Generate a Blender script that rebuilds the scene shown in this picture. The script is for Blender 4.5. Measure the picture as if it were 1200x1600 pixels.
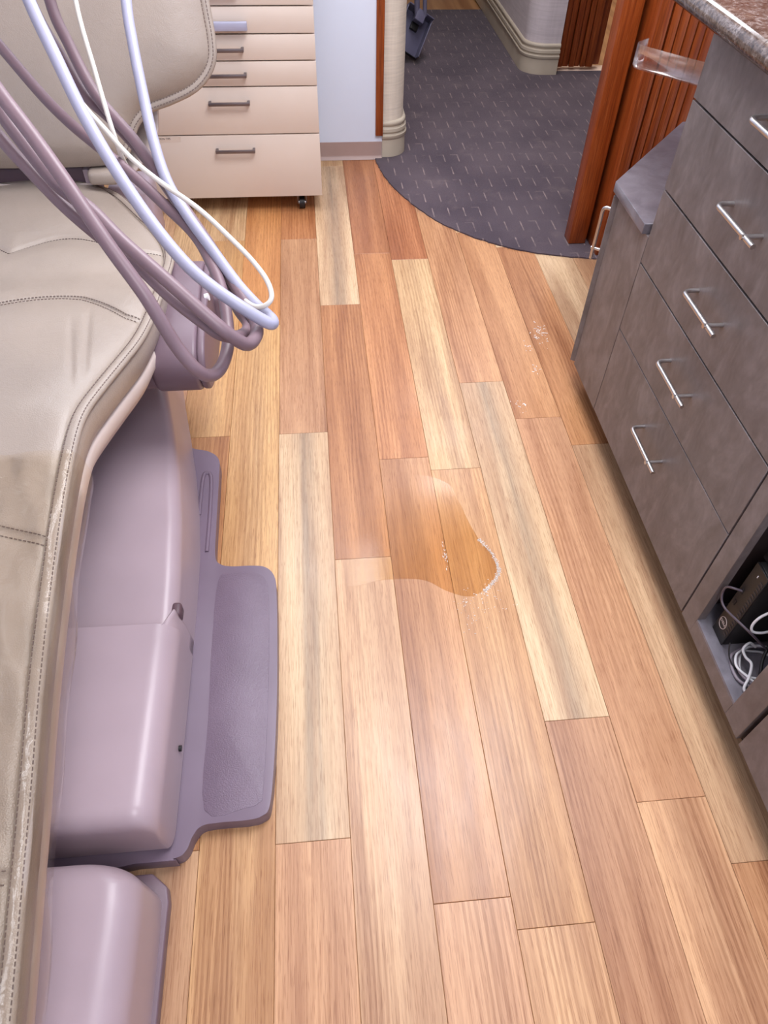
import bpy, bmesh, math, random
import numpy as np
from mathutils import Matrix, Vector

for o in list(bpy.data.objects):
    bpy.data.objects.remove(o, do_unlink=True)
SC = bpy.context.scene
COL = SC.collection
random.seed(7)
rng = np.random.default_rng(7)

# ------------------------------------------------------------------ camera
cam = bpy.data.cameras.new('camera')
cam.sensor_fit = 'HORIZONTAL'
cam.sensor_width = 36.0
cam.lens = 36.0 * 1099.645 / 1200.0
cam.clip_start = 0.02
camo = bpy.data.objects.new('camera', cam)
COL.objects.link(camo)
right = Vector((0.99569879, -0.09072586, 0.01878141))
down = Vector((-0.05640627, -0.75442543, -0.65395765))
fwd = Vector((0.07350004, 0.65008545, -0.75629799))
m = Matrix.Identity(4)
for i in range(3):
    m[i][0] = right[i]; m[i][1] = -down[i]; m[i][2] = -fwd[i]
m[0][3], m[1][3], m[2][3] = 0.0, 0.0, 1.524
camo.matrix_world = m
SC.camera = camo

# ------------------------------------------------------------------ world, lights, exposure
w = bpy.data.worlds.new('world'); SC.world = w
w.use_nodes = True
w.node_tree.nodes['Background'].inputs[0].default_value = (0.8, 0.85, 1.0, 1)
w.node_tree.nodes['Background'].inputs[1].default_value = 0.25
SC.view_settings.view_transform = 'Standard'
SC.view_settings.look = 'None'
SC.view_settings.gamma = 1.0
SC.view_settings.use_curve_mapping = False
SC.view_settings.exposure = -0.07

def area(name, loc, sx, sy, power, col=(1, 1, 1)):
    l = bpy.data.lights.new(name, 'AREA')
    l.shape = 'RECTANGLE'; l.size = sx; l.size_y = sy
    l.energy = power; l.color = col
    o = bpy.data.objects.new(name, l); COL.objects.link(o)
    o.location = loc
    return o
COOL = (0.97, 0.96, 1.0)
area('ceiling_panel_light', (0.55, 1.45, 2.57), 1.0, 1.2, 64, COOL)
area('ceiling_panel_light', (0.30, -0.65, 2.57), 0.6, 1.2, 34, COOL)
area('ceiling_panel_light', (-1.25, 0.6, 2.57), 0.6, 1.2, 5, COOL)
area('ceiling_panel_light', (-0.3, 2.95, 2.57), 1.2, 0.6, 30, (0.88, 0.93, 1.0))
area('ceiling_panel_light', (1.0, 4.3, 2.57), 0.6, 1.2, 30, (0.93, 0.92, 1.0))
area('ceiling_panel_light', (2.3, 5.9, 2.57), 1.2, 0.6, 30, (1.0, 0.93, 0.85))

# ------------------------------------------------------------------ material helpers
def lin(c):
    return tuple(((v / 255.0) / 12.92 if v / 255.0 <= 0.04045 else ((v / 255.0 + 0.055) / 1.055) ** 2.4) for v in c)
def rgba(c):
    return lin(c) + (1.0,)

class N:
    """small node-graph helper"""
    def __init__(s, name):
        s.m = bpy.data.materials.new(name); s.m.use_nodes = True
        s.t = s.m.node_tree; s.n = s.t.nodes; s.l = s.t.links
        s.b = s.n['Principled BSDF']; s.out = s.n['Material Output']
    def add(s, typ, **kw):
        x = s.n.new(typ)
        for k, v in kw.items(): setattr(x, k, v)
        return x
    def put(s, sock, v):
        if isinstance(v, bpy.types.NodeSocket): s.l.new(v, sock)
        else: sock.default_value = v
    def coord(s, kind='Object', scale=(1, 1, 1), offset=None):
        c = s.add('ShaderNodeTexCoord'); mp = s.add('ShaderNodeMapping')
        s.l.new(c.outputs[kind], mp.inputs['Vector']); mp.inputs['Scale'].default_value = scale
        if offset is not None: s.put(mp.inputs['Location'], offset)
        return mp.outputs[0]
    def noise(s, vec, scale=5.0, detail=3.0, rough=0.5, dist=0.0):
        x = s.add('ShaderNodeTexNoise')
        s.put(x.inputs['Vector'], vec); x.inputs['Scale'].default_value = scale
        x.inputs['Detail'].default_value = detail; x.inputs['Roughness'].default_value = rough
        x.inputs['Distortion'].default_value = dist
        return x.outputs['Fac']
    def ramp(s, f, stops):
        x = s.add('ShaderNodeValToRGB'); s.put(x.inputs[0], f)
        e = x.color_ramp.elements
        while len(e) < len(stops): e.new(0.5)
        for i, (p, c) in enumerate(stops):
            e[i].position = p; e[i].color = c if len(c) == 4 else tuple(c) + (1,)
        return x.outputs[0]
    def gray(s, f, a, b, lo=0.0, hi=1.0):
        return s.ramp(f, [(a, (lo, lo, lo, 1)), (b, (hi, hi, hi, 1))])
    def math(s, op, a, b=0.0, c=None, clamp=False):
        x = s.add('ShaderNodeMath', operation=op, use_clamp=clamp)
        s.put(x.inputs[0], a); s.put(x.inputs[1], b)
        if c is not None: s.put(x.inputs[2], c)
        return x.outputs[0]
    def mix(s, f, a, b, mode='MIX'):
        x = s.add('ShaderNodeMix', data_type='RGBA', blend_type=mode)
        s.put(x.inputs['Factor'], f); s.put(x.inputs['A'], a); s.put(x.inputs['B'], b)
        return x.outputs['Result']
    def bump(s, h, strength=0.2, dist=0.001):
        x = s.add('ShaderNodeBump'); s.put(x.inputs['Height'], h)
        x.inputs['Strength'].default_value = strength; x.inputs['Distance'].default_value = dist
        s.l.new(x.outputs[0], s.b.inputs['Normal'])
    def set(s, **kw):
        names = dict(color='Base Color', rough='Roughness', metal='Metallic', spec='Specular IOR Level', coat='Coat Weight', coat_rough='Coat Roughness', alpha='Alpha', trans='Transmission Weight', ior='IOR', sheen='Sheen Weight', emit='Emission Color', emit_s='Emission Strength', sss='Subsurface Weight')
        for k, v in kw.items(): s.put(s.b.inputs[names[k]], v)
        return s

def plain(name, c, rough=0.45, metal=0.0, var=0.06, scale=6.0, bump=0.0, bscale=300.0, spec=0.5, coat=0.0):
    g = N(name); v = g.coord()
    n = g.noise(v, scale, 3)
    c0 = lin(tuple(x * (1 - var) for x in c)); c1 = lin(tuple(min(255, x * (1 + var)) for x in c))
    g.set(color=g.ramp(n, [(0.3, c0), (0.7, c1)]), rough=rough, metal=metal, spec=spec, coat=coat)
    if bump: g.bump(g.noise(v, bscale, 2), bump, 0.001)
    return g.m

M = {}
M['cream_plastic'] = plain('cream_plastic', (206, 190, 182), 0.4, var=0.03)
M['mauve_light'] = plain('mauve_light_plastic', (170, 152, 160), 0.33, var=0.03, scale=4, bump=0.02, bscale=200)
M['mauve_mid'] = plain('mauve_plastic', (114, 94, 104), 0.42, var=0.04, bump=0.03, bscale=250)
M['mauve_base'] = plain('mauve_base_plastic', (114, 98, 114), 0.40, var=0.03)
M['dark_mauve'] = plain('dark_mauve_plastic', (92, 70, 78), 0.5)
M['hose_mauve'] = plain('mauve_hose', (122, 100, 107), 0.42, var=0.04)
M['hose_lav'] = plain('lavender_hose', (166, 166, 188), 0.4, var=0.04)
M['hose_white'] = plain('white_hose', (222, 216, 206), 0.45, var=0.03)
M['black'] = plain('black_plastic', (22, 20, 22), 0.45, var=0.1)
M['blackmetal'] = plain('black_case', (14, 12, 13), 0.5, var=0.1)
M['darkgap'] = plain('dark_gap', (30, 24, 24), 0.8)
M['steel'] = plain('brushed_steel', (205, 200, 198), 0.28, 1.0, 0.03)
M['vent'] = plain('vent_grey', (46, 40, 42), 0.5)
M['cable_dark'] = plain('dark_grey_cable', (84, 74, 84), 0.45)
M['carcass_shade'] = plain('shaded_carcass_panel', (60, 50, 50), 0.5)  # panel colour darkened to paint in shade inside the niche and drawer gaps
M['dark_steel'] = plain('dark_brushed_handle', (128, 120, 122), 0.4, 0.85, 0.03)
M['cart'] = plain('cream_laminate', (220, 205, 192), 0.42, var=0.015, scale=3)
M['wall_white'] = plain('wall_paint_cool_white', (222, 230, 246), 0.6, var=0.012, scale=3, bump=0.06, bscale=60)
M['ceiling'] = plain('ceiling_white', (225, 225, 228), 0.8, var=0.01)
M['vinyl_base'] = plain('mauve_vinyl_baseboard', (166, 140, 132), 0.45, var=0.03)
M['beige_base'] = plain('beige_rubber_base', (190, 178, 160), 0.5, var=0.04, bump=0.1, bscale=40)
M['thread'] = plain('grey_thread', (112, 96, 90), 0.8)
M['thread_dark'] = plain('dark_thread', (62, 48, 46), 0.8)
M['dustpan'] = plain('grey_blue_plastic', (92, 90, 112), 0.4, var=0.05)
M['cable_white'] = plain('white_cable', (225, 224, 228), 0.4, var=0.02)
M['cable_grey'] = plain('grey_cable', (140, 130, 140), 0.45, var=0.04)
M['label'] = plain('white_label', (225, 222, 226), 0.6, var=0.02)
M['ink'] = plain('dark_ink', (55, 45, 45), 0.7)
M['logo'] = plain('logo_silver', (205, 190, 185), 0.4)
M['residue'] = plain('white_residue', (240, 236, 232), 0.35)
M['threshold'] = plain('pale_threshold', (226, 200, 180), 0.5)

def mat_leather():
    g = N('tan_leather'); v = g.coord()
    n = g.noise(v, 5, 4); vo = g.add('ShaderNodeTexVoronoi'); g.put(vo.inputs['Vector'], v); vo.inputs['Scale'].default_value = 420
    g.set(color=g.ramp(n, [(0.3, lin((158, 145, 134))), (0.7, lin((170, 156, 144)))]), rough=0.36, spec=0.65)
    h = g.math('ADD', g.math('MULTIPLY', vo.outputs['Distance'], 0.6), g.math('MULTIPLY', g.noise(v, 28, 4, 0.6, 0.6), 2.2))
    g.bump(h, 0.26, 0.0020)
    return g.m
M['leather'] = mat_leather()

def mat_plank():
    g = N('oak_vinyl_plank')
    oi = g.add('ShaderNodeObjectInfo')
    off = g.add('ShaderNodeCombineXYZ')
    g.put(off.inputs[0], g.math('MULTIPLY', oi.outputs['Random'], 3.7)); g.put(off.inputs[1], g.math('MULTIPLY', oi.outputs['Random'], 41.0)); g.put(off.inputs[2], g.math('MULTIPLY', oi.outputs['Random'], 17.0))
    c = g.add('ShaderNodeTexCoord')
    vec = g.add('ShaderNodeVectorMath', operation='ADD'); g.l.new(c.outputs['Object'], vec.inputs[0]); g.l.new(off.outputs[0], vec.inputs[1])
    def sc(s):
        mp = g.add('ShaderNodeMapping'); g.l.new(vec.outputs[0], mp.inputs['Vector']); mp.inputs['Scale'].default_value = s; return mp.outputs[0]
    base = oi.outputs['Color']
    broad = g.noise(sc((17, 0.9, 1)), 1.0, 2, 0.5, 0.5)
    col = g.mix(g.gray(broad, 0.34, 0.66), g.mix(1.0, base, (0.74, 0.66, 0.62, 1), 'MULTIPLY'), g.mix(1.0, base, (1.12, 1.15, 1.13, 1), 'MULTIPLY'))
    # grey mineral streak along the middle of some planks (strength in the object colour's alpha)
    sep = g.add('ShaderNodeSeparateXYZ'); g.l.new(c.outputs['Object'], sep.inputs[0])
    wob = g.math('MULTIPLY', g.math('SUBTRACT', g.noise(sc((1, 2.4, 1)), 1.0, 2), 0.5), 0.03)
    x = g.math('ABSOLUTE', g.math('ADD', g.math('SUBTRACT', sep.outputs[0], 0.004), wob))
    st = g.math('SUBTRACT', 1.0, g.math('DIVIDE', x, 0.044), clamp=True)
    st = g.math('MULTIPLY', g.math('MULTIPLY', st, oi.outputs['Alpha']), g.gray(g.noise(sc((60, 2.2, 1)), 1.0, 3), 0.3, 0.7, 0.35, 1.0))
    col = g.mix(g.math('MULTIPLY', st, 0.95), col, rgba((146, 128, 110)))
    # cathedral figure
    wv = g.add('ShaderNodeTexWave', wave_type='BANDS', bands_direction='X', wave_profile='SIN')
    g.put(wv.inputs['Vector'], sc((1, 0.085, 1))); wv.inputs['Scale'].default_value = 26
    wv.inputs['Distortion'].default_value = 13; wv.inputs['Detail'].default_value = 2.5; wv.inputs['Detail Scale'].default_value = 0.55; wv.inputs['Detail Roughness'].default_value = 0.55
    cath = g.gray(wv.outputs['Fac'], 0.30, 0.85, 1.0, 0.0)
    mask = g.gray(g.noise(sc((10, 0.7, 1)), 1.0, 1), 0.42, 0.62)
    amount = g.math('MULTIPLY', g.math('MULTIPLY', g.math('SUBTRACT', 1.0, cath), mask), g.math('SUBTRACT', 0.5, g.math('MULTIPLY', oi.outputs['Alpha'], 0.4)))
    col = g.mix(amount, col, g.mix(1.0, col, (0.60, 0.47, 0.38, 1), 'MULTIPLY'))
    fine = g.noise(sc((290, 6, 1)), 1.0, 3, 0.6)
    col = g.mix(g.gray(fine, 0.36, 0.6, 0.42, 0.0), col, g.mix(1.0, col, (0.60, 0.50, 0.43, 1), 'MULTIPLY'))
    pores = g.noise(sc((620, 22, 1)), 1.0, 2, 0.6)
    col = g.mix(g.gray(pores, 0.34, 0.46, 0.7, 0.0), col, g.mix(1.0, col, (0.62, 0.50, 0.44, 1), 'MULTIPLY'))
    g.set(color=col, spec=0.5)
    wc = g.coord('Object', (1, 1, 1))
    g.put(g.b.inputs['Roughness'], g.gray(g.noise(sc((14, 5, 1)), 1.0, 4, 0.6), 0.3, 0.75, 0.30, 0.42))
    h = g.math('ADD', g.math('MULTIPLY', fine, 0.5), g.math('ADD', g.math('MULTIPLY', pores, 0.3), g.math('MULTIPLY', g.noise(sc((160, 90, 1)), 1.0, 2), 0.5)))
    g.bump(h, 0.12, 0.0012)
    return g.m
M['plank'] = mat_plank()

def mat_floorbase():
    g = N('oak_floor_base'); v = g.coord('Object', (12, 0.8, 1))
    g.set(color=g.ramp(g.noise(v, 1.0, 3), [(0.3, lin((150, 100, 62))), (0.7, lin((205, 155, 105)))]), rough=0.4)
    return g.m
M['floorbase'] = mat_floorbase()

def mat_darkwood():
    g = N('stained_wood'); 
    oi = g.add('ShaderNodeObjectInfo')
    c = g.add('ShaderNodeTexCoord'); vec = g.add('ShaderNodeVectorMath', operation='ADD'); g.l.new(c.outputs['Object'], vec.inputs[0])
    cx = g.add('ShaderNodeCombineXYZ'); g.put(cx.inputs[2], g.math('MULTIPLY', oi.outputs['Random'], 30)); g.l.new(cx.outputs[0], vec.inputs[1])
    def sc(s):
        mp = g.add('ShaderNodeMapping'); g.l.new(vec.outputs[0], mp.inputs['Vector']); mp.inputs['Scale'].default_value = s; return mp.outputs[0]
    n = g.noise(sc((60, 60, 2.0)), 1.0, 3); f = g.noise(sc((320, 320, 9)), 1.0, 2)
    col = g.ramp(n, [(0.3, lin((130, 56, 20))), (0.7, lin((164, 82, 34)))])
    col = g.mix(g.gray(f, 0.35, 0.5, 0.5, 0), col, rgba((88, 34, 12)))
    col = g.mix(g.gray(f, 0.62, 0.72, 0.0, 0.4), col, rgba((196, 124, 74)))
    g.set(color=col, rough=0.34); g.bump(f, 0.15, 0.001)
    return g.m
M['wood'] = mat_darkwood()

def mat_laminate():
    g = N('grey_cloud_laminate'); v = g.coord('Object', (1, 1, 0.55))
    n = g.noise(v, 13, 5, 0.62, 0.8); n2 = g.noise(v, 55, 3, 0.6)
    col = g.ramp(g.math('ADD', g.math('MULTIPLY', n, 0.75), g.math('MULTIPLY', n2, 0.25)), [(0.36, lin((94, 86, 85))), (0.5, lin((108, 100, 100))), (0.66, lin((125, 117, 117)))])
    g.set(color=col, rough=0.42); g.bump(n2, 0.03, 0.001)
    return g.m
M['laminate'] = mat_laminate()
def mat_topslate():
    g = N('slate_top_laminate'); v = g.coord()
    g.set(color=g.ramp(g.noise(v, 14, 5, 0.6, 1.0), [(0.35, lin((104, 100, 108))), (0.68, lin((128, 124, 132)))]), rough=0.32)
    return g.m
M['slate'] = mat_topslate()

def mat_granite():
    g = N('brown_granite'); v = g.coord()
    a = g.noise(v, 60, 6, 0.75, 0.6); b = g.noise(v, 170, 4, 0.7); c = g.noise(v, 18, 4, 0.6, 1.5)
    col = g.ramp(a, [(0.32, lin((40, 31, 29))), (0.48, lin((84, 69, 62))), (0.60, lin((116, 105, 101))), (0.76, lin((165, 157, 156)))])
    col = g.mix(g.gray(b, 0.55, 0.62, 0, 0.8), col, rgba((44, 32, 30)))
    col = g.mix(g.gray(c, 0.60, 0.70, 0, 0.3), col, rgba((140, 112, 90)))
    g.set(color=col, rough=0.12, spec=0.6)
    return g.m
M['granite'] = mat_granite()

def mat_carpet():
    g = N('charcoal_carpet'); v = g.coord()
    sep = g.add('ShaderNodeSeparateXYZ'); g.l.new(v, sep.inputs[0])
    X, Y = sep.outputs[0], sep.outputs[1]
    PX, PY = 0.0715, 0.142
    row = g.math('FLOOR', g.math('DIVIDE', Y, PY))
    xs = g.math('ADD', g.math('DIVIDE', X, PX), g.math('MULTIPLY', row, 0.28))
    fx = g.math('FRACT', xs); fy = g.math('FRACT', g.math('DIVIDE', Y, PY))
    line = g.math('LESS_THAN', g.math('ABSOLUTE', g.math('SUBTRACT', fx, 0.5)), 0.040)
    seg = g.math('MULTIPLY', g.math('GREATER_THAN', fy, 0.22), g.math('LESS_THAN', fy, 0.80))
    dash = g.math('MULTIPLY', line, seg)
    hl = g.math('MULTIPLY', g.math('LESS_THAN', g.math('ABSOLUTE', g.math('SUBTRACT', fy, 0.79)), 0.035), g.math('LESS_THAN', fx, 0.54))
    big = g.noise(v, 3.2, 3)
    hl = g.math('MULTIPLY', hl, g.gray(g.noise(v, 9, 2), 0.5, 0.75, 0.0, 0.3))
    pat = g.math('MAXIMUM', g.math('MULTIPLY', dash, g.gray(g.noise(v, 16, 3), 0.34, 0.66, 0.05, 0.62)), hl)
    fib = g.noise(v, 420, 3, 0.7)
    col = g.ramp(g.math('ADD', g.math('MULTIPLY', big, 0.6), g.math('MULTIPLY', fib, 0.4)), [(0.35, lin((66, 55, 66))), (0.65, lin((96, 83, 90)))])
    dust = g.gray(g.noise(v, 5.5, 5, 0.65), 0.56, 0.76, 0.0, 0.28)
    col = g.mix(dust, col, rgba((140, 122, 118)))
    col = g.mix(pat, col, rgba((168, 148, 142)))
    g.set(color=col, rough=0.95, spec=0.1, sheen=0.15); g.bump(fib, 0.6, 0.004)
    return g.m
M['carpet'] = mat_carpet()

def mat_wallpaper(name, c, warm):
    g = N(name); v = g.coord('Object', (6, 6, 110)); v2 = g.coord('Object', (70, 70, 5))
    n = g.noise(v, 1.0, 4, 0.65, 0.4); n2 = g.noise(v2, 1.0, 2)
    f = g.math('ADD', g.math('MULTIPLY', n, 0.75), g.math('MULTIPLY', n2, 0.25))
    g.set(color=g.ramp(f, [(0.3, lin(tuple(x * 0.88 for x in c))), (0.7, lin(c))]), rough=0.75); g.bump(f, 0.35, 0.003)
    return g.m
M['paper_beige'] = mat_wallpaper('linen_wallpaper_beige', (238, 226, 209), 1)
M['paper_grey'] = mat_wallpaper('linen_wallpaper_grey', (214, 204, 208), 0)

def mat_textured_base():
    g = N('pebbled_mauve_plastic'); v = g.coord()
    n = g.noise(v, 380, 2, 0.5)
    g.set(color=g.ramp(g.noise(v, 7, 2), [(0.3, lin((110, 94, 110))), (0.7, lin((120, 104, 120)))]), rough=0.34)
    g.bump(n, 0.55, 0.0022)
    return g.m
M['pebble'] = mat_textured_base()

def mat_film(name, tint, amount, rough=0.08, bmp=0.35):
    g = N(name)
    tr = g.add('ShaderNodeBsdfTransparent'); tr.inputs[0].default_value = tint
    gl = g.add('ShaderNodeBsdfGlossy'); gl.inputs['Roughness'].default_value = rough; gl.inputs[0].default_value = (1, 1, 1, 1)
    mx = g.add('ShaderNodeMixShader')
    fr = g.add('ShaderNodeFresnel'); fr.inputs[0].default_value = 1.45
    v = g.coord()
    nb = g.add('ShaderNodeBump'); g.put(nb.inputs['Height'], g.noise(v, 22, 3, 0.5, 1.0)); nb.inputs['Strength'].default_value = bmp; nb.inputs['Distance'].default_value = 0.01
    g.l.new(nb.outputs[0], gl.inputs['Normal']); g.l.new(nb.outputs[0], fr.inputs['Normal'])
    g.put(mx.inputs[0], g.math('MULTIPLY', fr.outputs[0], amount, clamp=True)); g.l.new(tr.outputs[0], mx.inputs[1]); g.l.new(gl.outputs[0], mx.inputs[2])
    g.l.new(mx.outputs[0], g.out.inputs['Surface'])
    return g.m
M['film'] = mat_film('clear_plastic_film', (0.985, 0.958, 0.91, 1), 0.6, 0.16, 0.30)
M['acrylic'] = mat_film('clear_acrylic', (0.96, 0.93, 0.92, 1), 0.5, 0.22, 0.0)
def mat_water():
    g = N('wet_film')
    tr = g.add('ShaderNodeBsdfTransparent'); tr.inputs[0].default_value = (0.972, 0.925, 0.84, 1)
    gl = g.add('ShaderNodeBsdfGlossy'); gl.inputs['Roughness'].default_value = 0.12
    mx = g.add('ShaderNodeMixShader'); fr = g.add('ShaderNodeFresnel'); fr.inputs[0].default_value = 1.33
    g.put(mx.inputs[0], fr.outputs[0]); g.l.new(tr.outputs[0], mx.inputs[1]); g.l.new(gl.outputs[0], mx.inputs[2])
    # thins out to nothing away from the pooled rim
    clear = g.add('ShaderNodeBsdfTransparent'); m2 = g.add('ShaderNodeMixShader')
    c = g.add('ShaderNodeTexCoord'); sep = g.add('ShaderNodeSeparateXYZ'); g.l.new(c.outputs['Generated'], sep.inputs[0])
    f = g.math('SUBTRACT', g.math('ADD', g.math('MULTIPLY', sep.outputs[0], 0.9), 0.85), g.math('MULTIPLY', sep.outputs[1], 1.35), clamp=True)
    f = g.math('MULTIPLY', f, g.math('MULTIPLY', sep.outputs[0], 3.0, clamp=True))
    g.put(m2.inputs[0], f); g.l.new(clear.outputs[0], m2.inputs[1]); g.l.new(mx.outputs[0], m2.inputs[2])
    g.l.new(m2.outputs[0], g.out.inputs['Surface'])
    return g.m
M['water'] = mat_water()

# ------------------------------------------------------------------ object helpers
def tag(o, label=None, cat=None, group=None, kind=None):
    if label: o['label'] = label
    if cat: o['category'] = cat
    if group: o['group'] = group
    if kind: o['kind'] = kind
    return o
def empty(name, loc, label=None, cat=None, group=None, kind=None):
    o = bpy.data.objects.new(name, None); COL.objects.link(o); o.location = loc
    o.empty_display_size = 0.05
    return tag(o, label, cat, group, kind)
def wloc(p):
    v = Vector((0, 0, 0))
    while p is not None:
        v += p.location; p = p.parent
    return v
def link(name, me, mat, parent=None, smooth=None, at=None):
    """mesh given in world coordinates; origin moved to 'at' (default: centre of the bounding box)"""
    n = len(me.vertices); co = np.empty(n * 3); me.vertices.foreach_get('co', co); co = co.reshape(-1, 3)
    if at is None: at = (co.min(0) + co.max(0)) / 2
    at = np.array(at, float); co -= at
    me.vertices.foreach_set('co', co.ravel())
    if mat is not None: me.materials.append(M[mat] if isinstance(mat, str) else mat)
    o = bpy.data.objects.new(name, me); COL.objects.link(o)
    if smooth is not None:
        me.polygons.foreach_set('use_smooth', [True] * len(me.polygons))
        if smooth < 180:
            me.set_sharp_from_angle(angle=math.radians(smooth))
    base = wloc(parent) if parent is not None else Vector((0, 0, 0))
    o.location = Vector(at) - base
    if parent is not None: o.parent = parent
    me.update()
    return o
def mesh(name, V, F, mat, parent=None, smooth=None, at=None, bevel=0, seg=3):
    me = bpy.data.meshes.new(name); me.from_pydata([tuple(v) for v in V], [], [tuple(f) for f in F])
    if bevel:
        bm = bmesh.new(); bm.from_mesh(me)
        bmesh.ops.recalc_face_normals(bm, faces=bm.faces)
        ed = [e for e in bm.edges if len(e.link_faces) == 2 and e.calc_face_angle(0) > 0.5]
        bmesh.ops.bevel(bm, geom=ed, offset=bevel, segments=seg, profile=0.5, affect='EDGES', clamp_overlap=True)
        bm.to_mesh(me); bm.free()
        if smooth is None: smooth = 40
    else:
        bm = bmesh.new(); bm.from_mesh(me); bmesh.ops.recalc_face_normals(bm, faces=bm.faces); bm.to_mesh(me); bm.free()
    return link(name, me, mat, parent, smooth, at)
def boxdata(lo, hi):
    (a, b, c), (d, e, f) = lo, hi
    V = [(a, b, c), (d, b, c), (d, e, c), (a, e, c), (a, b, f), (d, b, f), (d, e, f), (a, e, f)]
    F = [(0, 3, 2, 1), (4, 5, 6, 7), (0, 1, 5, 4), (1, 2, 6, 5), (2, 3, 7, 6), (3, 0, 4, 7)]
    return V, F
def box(name, lo, hi, mat, parent=None, bevel=0.0, seg=2):
    V, F = boxdata(lo, hi)
    return mesh(name, V, F, mat, parent, bevel=bevel, seg=seg)
def prism(name, poly, z0, z1, mat, parent=None, bevel=0.0, seg=3, smooth=None):
    n = len(poly)
    V = [(x, y, z0) for x, y in poly] + [(x, y, z1) for x, y in poly]
    F = [tuple(range(n - 1, -1, -1)), tuple(range(n, 2 * n))] + [(i, (i + 1) % n, n + (i + 1) % n, n + i) for i in range(n)]
    return mesh(name, V, F, mat, parent, bevel=bevel, seg=seg, smooth=smooth)
def catmull(P, k=8, closed=False):
    P = np.array(P, float); n = len(P); out = []
    rngi = range(n if closed else n - 1)
    for i in rngi:
        if closed: p0, p1, p2, p3 = P[(i - 1) % n], P[i], P[(i + 1) % n], P[(i + 2) % n]
        else: p0, p1, p2, p3 = P[max(i - 1, 0)], P[i], P[i + 1], P[min(i + 2, n - 1)]
        for j in range(k):
            t = j / k
            out.append(0.5 * ((2 * p1) + (-p0 + p2) * t + (2 * p0 - 5 * p1 + 4 * p2 - p3) * t * t + (-p0 + 3 * p1 - 3 * p2 + p3) * t ** 3))
    if not closed: out.append(P[-1])
    return np.array(out)
def tubedata(P, r, seg=12, closed=False, up=None, flat=1.0, caps=True):
    P = np.array(P, float); n = len(P)
    T = np.gradient(P, axis=0) if not closed else (np.roll(P, -1, 0) - np.roll(P, 1, 0))
    T /= np.linalg.norm(T, axis=1)[:, None] + 1e-12
    V = []; F = []
    a = np.array([0, 0, 1.0]) if abs(T[0][2]) < 0.9 else np.array([1.0, 0, 0])
    nrm = np.cross(T[0], a); nrm /= np.linalg.norm(nrm)
    for i in range(n):
        if up is not None:
            nrm = np.cross(T[i], np.array(up if np.ndim(up) == 1 else up[i], float))
        else:
            nrm = nrm - T[i] * (nrm @ T[i])
        nrm = nrm / (np.linalg.norm(nrm) + 1e-12)
        b = np.cross(T[i], nrm)
        rr = r[i] if np.ndim(r) else r
        for k in range(seg):
            t = 2 * math.pi * k / seg
            V.append(P[i] + nrm * rr * math.cos(t) + b * rr * flat * math.sin(t))
    m_ = n if closed else n - 1
    for i in range(m_):
        for k in range(seg):
            j = (i + 1) % n
            F.append((i * seg + k, i * seg + (k + 1) % seg, j * seg + (k + 1) % seg, j * seg + k))
    if caps and not closed:
        F.append(tuple(range(seg - 1, -1, -1))); F.append(tuple((n - 1) * seg + k for k in range(seg)))
    return V, F
def tube(name, P, r, mat, parent=None, seg=12, **kw):
    V, F = tubedata(P, r, seg, **kw)
    return mesh(name, V, F, mat, parent, smooth=50)
def grid(name, G, mat, parent=None, smooth=60, closed_u=False, thick=0.0):
    """G: array rows x cols x 3"""
    R, Cc = G.shape[:2]
    V = G.reshape(-1, 3)
    F = []
    for i in range(R - 1):
        for j in range(Cc if closed_u else Cc - 1):
            j2 = (j + 1) % Cc
            F.append((i * Cc + j, i * Cc + j2, (i + 1) * Cc + j2, (i + 1) * Cc + j))
    me = bpy.data.meshes.new(name); me.from_pydata(V.tolist(), [], F)
    o = link(name, me, mat, parent, smooth)
    if thick:
        s = o.modifiers.new('thickness', 'SOLIDIFY'); s.thickness = thick; s.offset = -1
    return o
def joined(name, parts, mat, parent=None, smooth=None):
    V = []; F = []
    for v, f in parts:
        o = len(V); V += [tuple(x) for x in v]; F += [tuple(i + o for i in ff) for ff in f]
    return mesh(name, V, F, mat, parent, smooth=smooth)
def stitches(name, P, normals, spacing, length, rad, mat, parent):
    """small thread stitches along a polyline, lying on the surface"""
    P = np.array(P, float); d = np.r_[0, np.cumsum(np.linalg.norm(np.diff(P, axis=0), axis=1))]
    parts = []
    s = spacing
    while s < d[-1] - spacing:
        a = np.array([np.interp(s - length / 2, d, P[:, k]) for k in range(3)])
        b = np.array([np.interp(s + length / 2, d, P[:, k]) for k in range(3)])
        if np.ndim(normals) == 1: nn = np.array(normals, float)
        else: nn = np.array([np.interp(s, d, np.array(normals)[:, k]) for k in range(3)])
        nn /= np.linalg.norm(nn)
        t = b - a; t /= np.linalg.norm(t) + 1e-12; sd = np.cross(t, nn)
        q = [a - sd * rad, b - sd * rad, b + sd * rad, a + sd * rad]
        V = [x - nn * rad for x in q] + [x + nn * rad for x in q]
        parts.append((V, [(0, 3, 2, 1), (4, 5, 6, 7), (0, 1, 5, 4), (1, 2, 6, 5), (2, 3, 7, 6), (3, 0, 4, 7)]))
        s += spacing
    o = joined(name, parts, mat, parent); o['kind'] = 'stuff'
    return o
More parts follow.
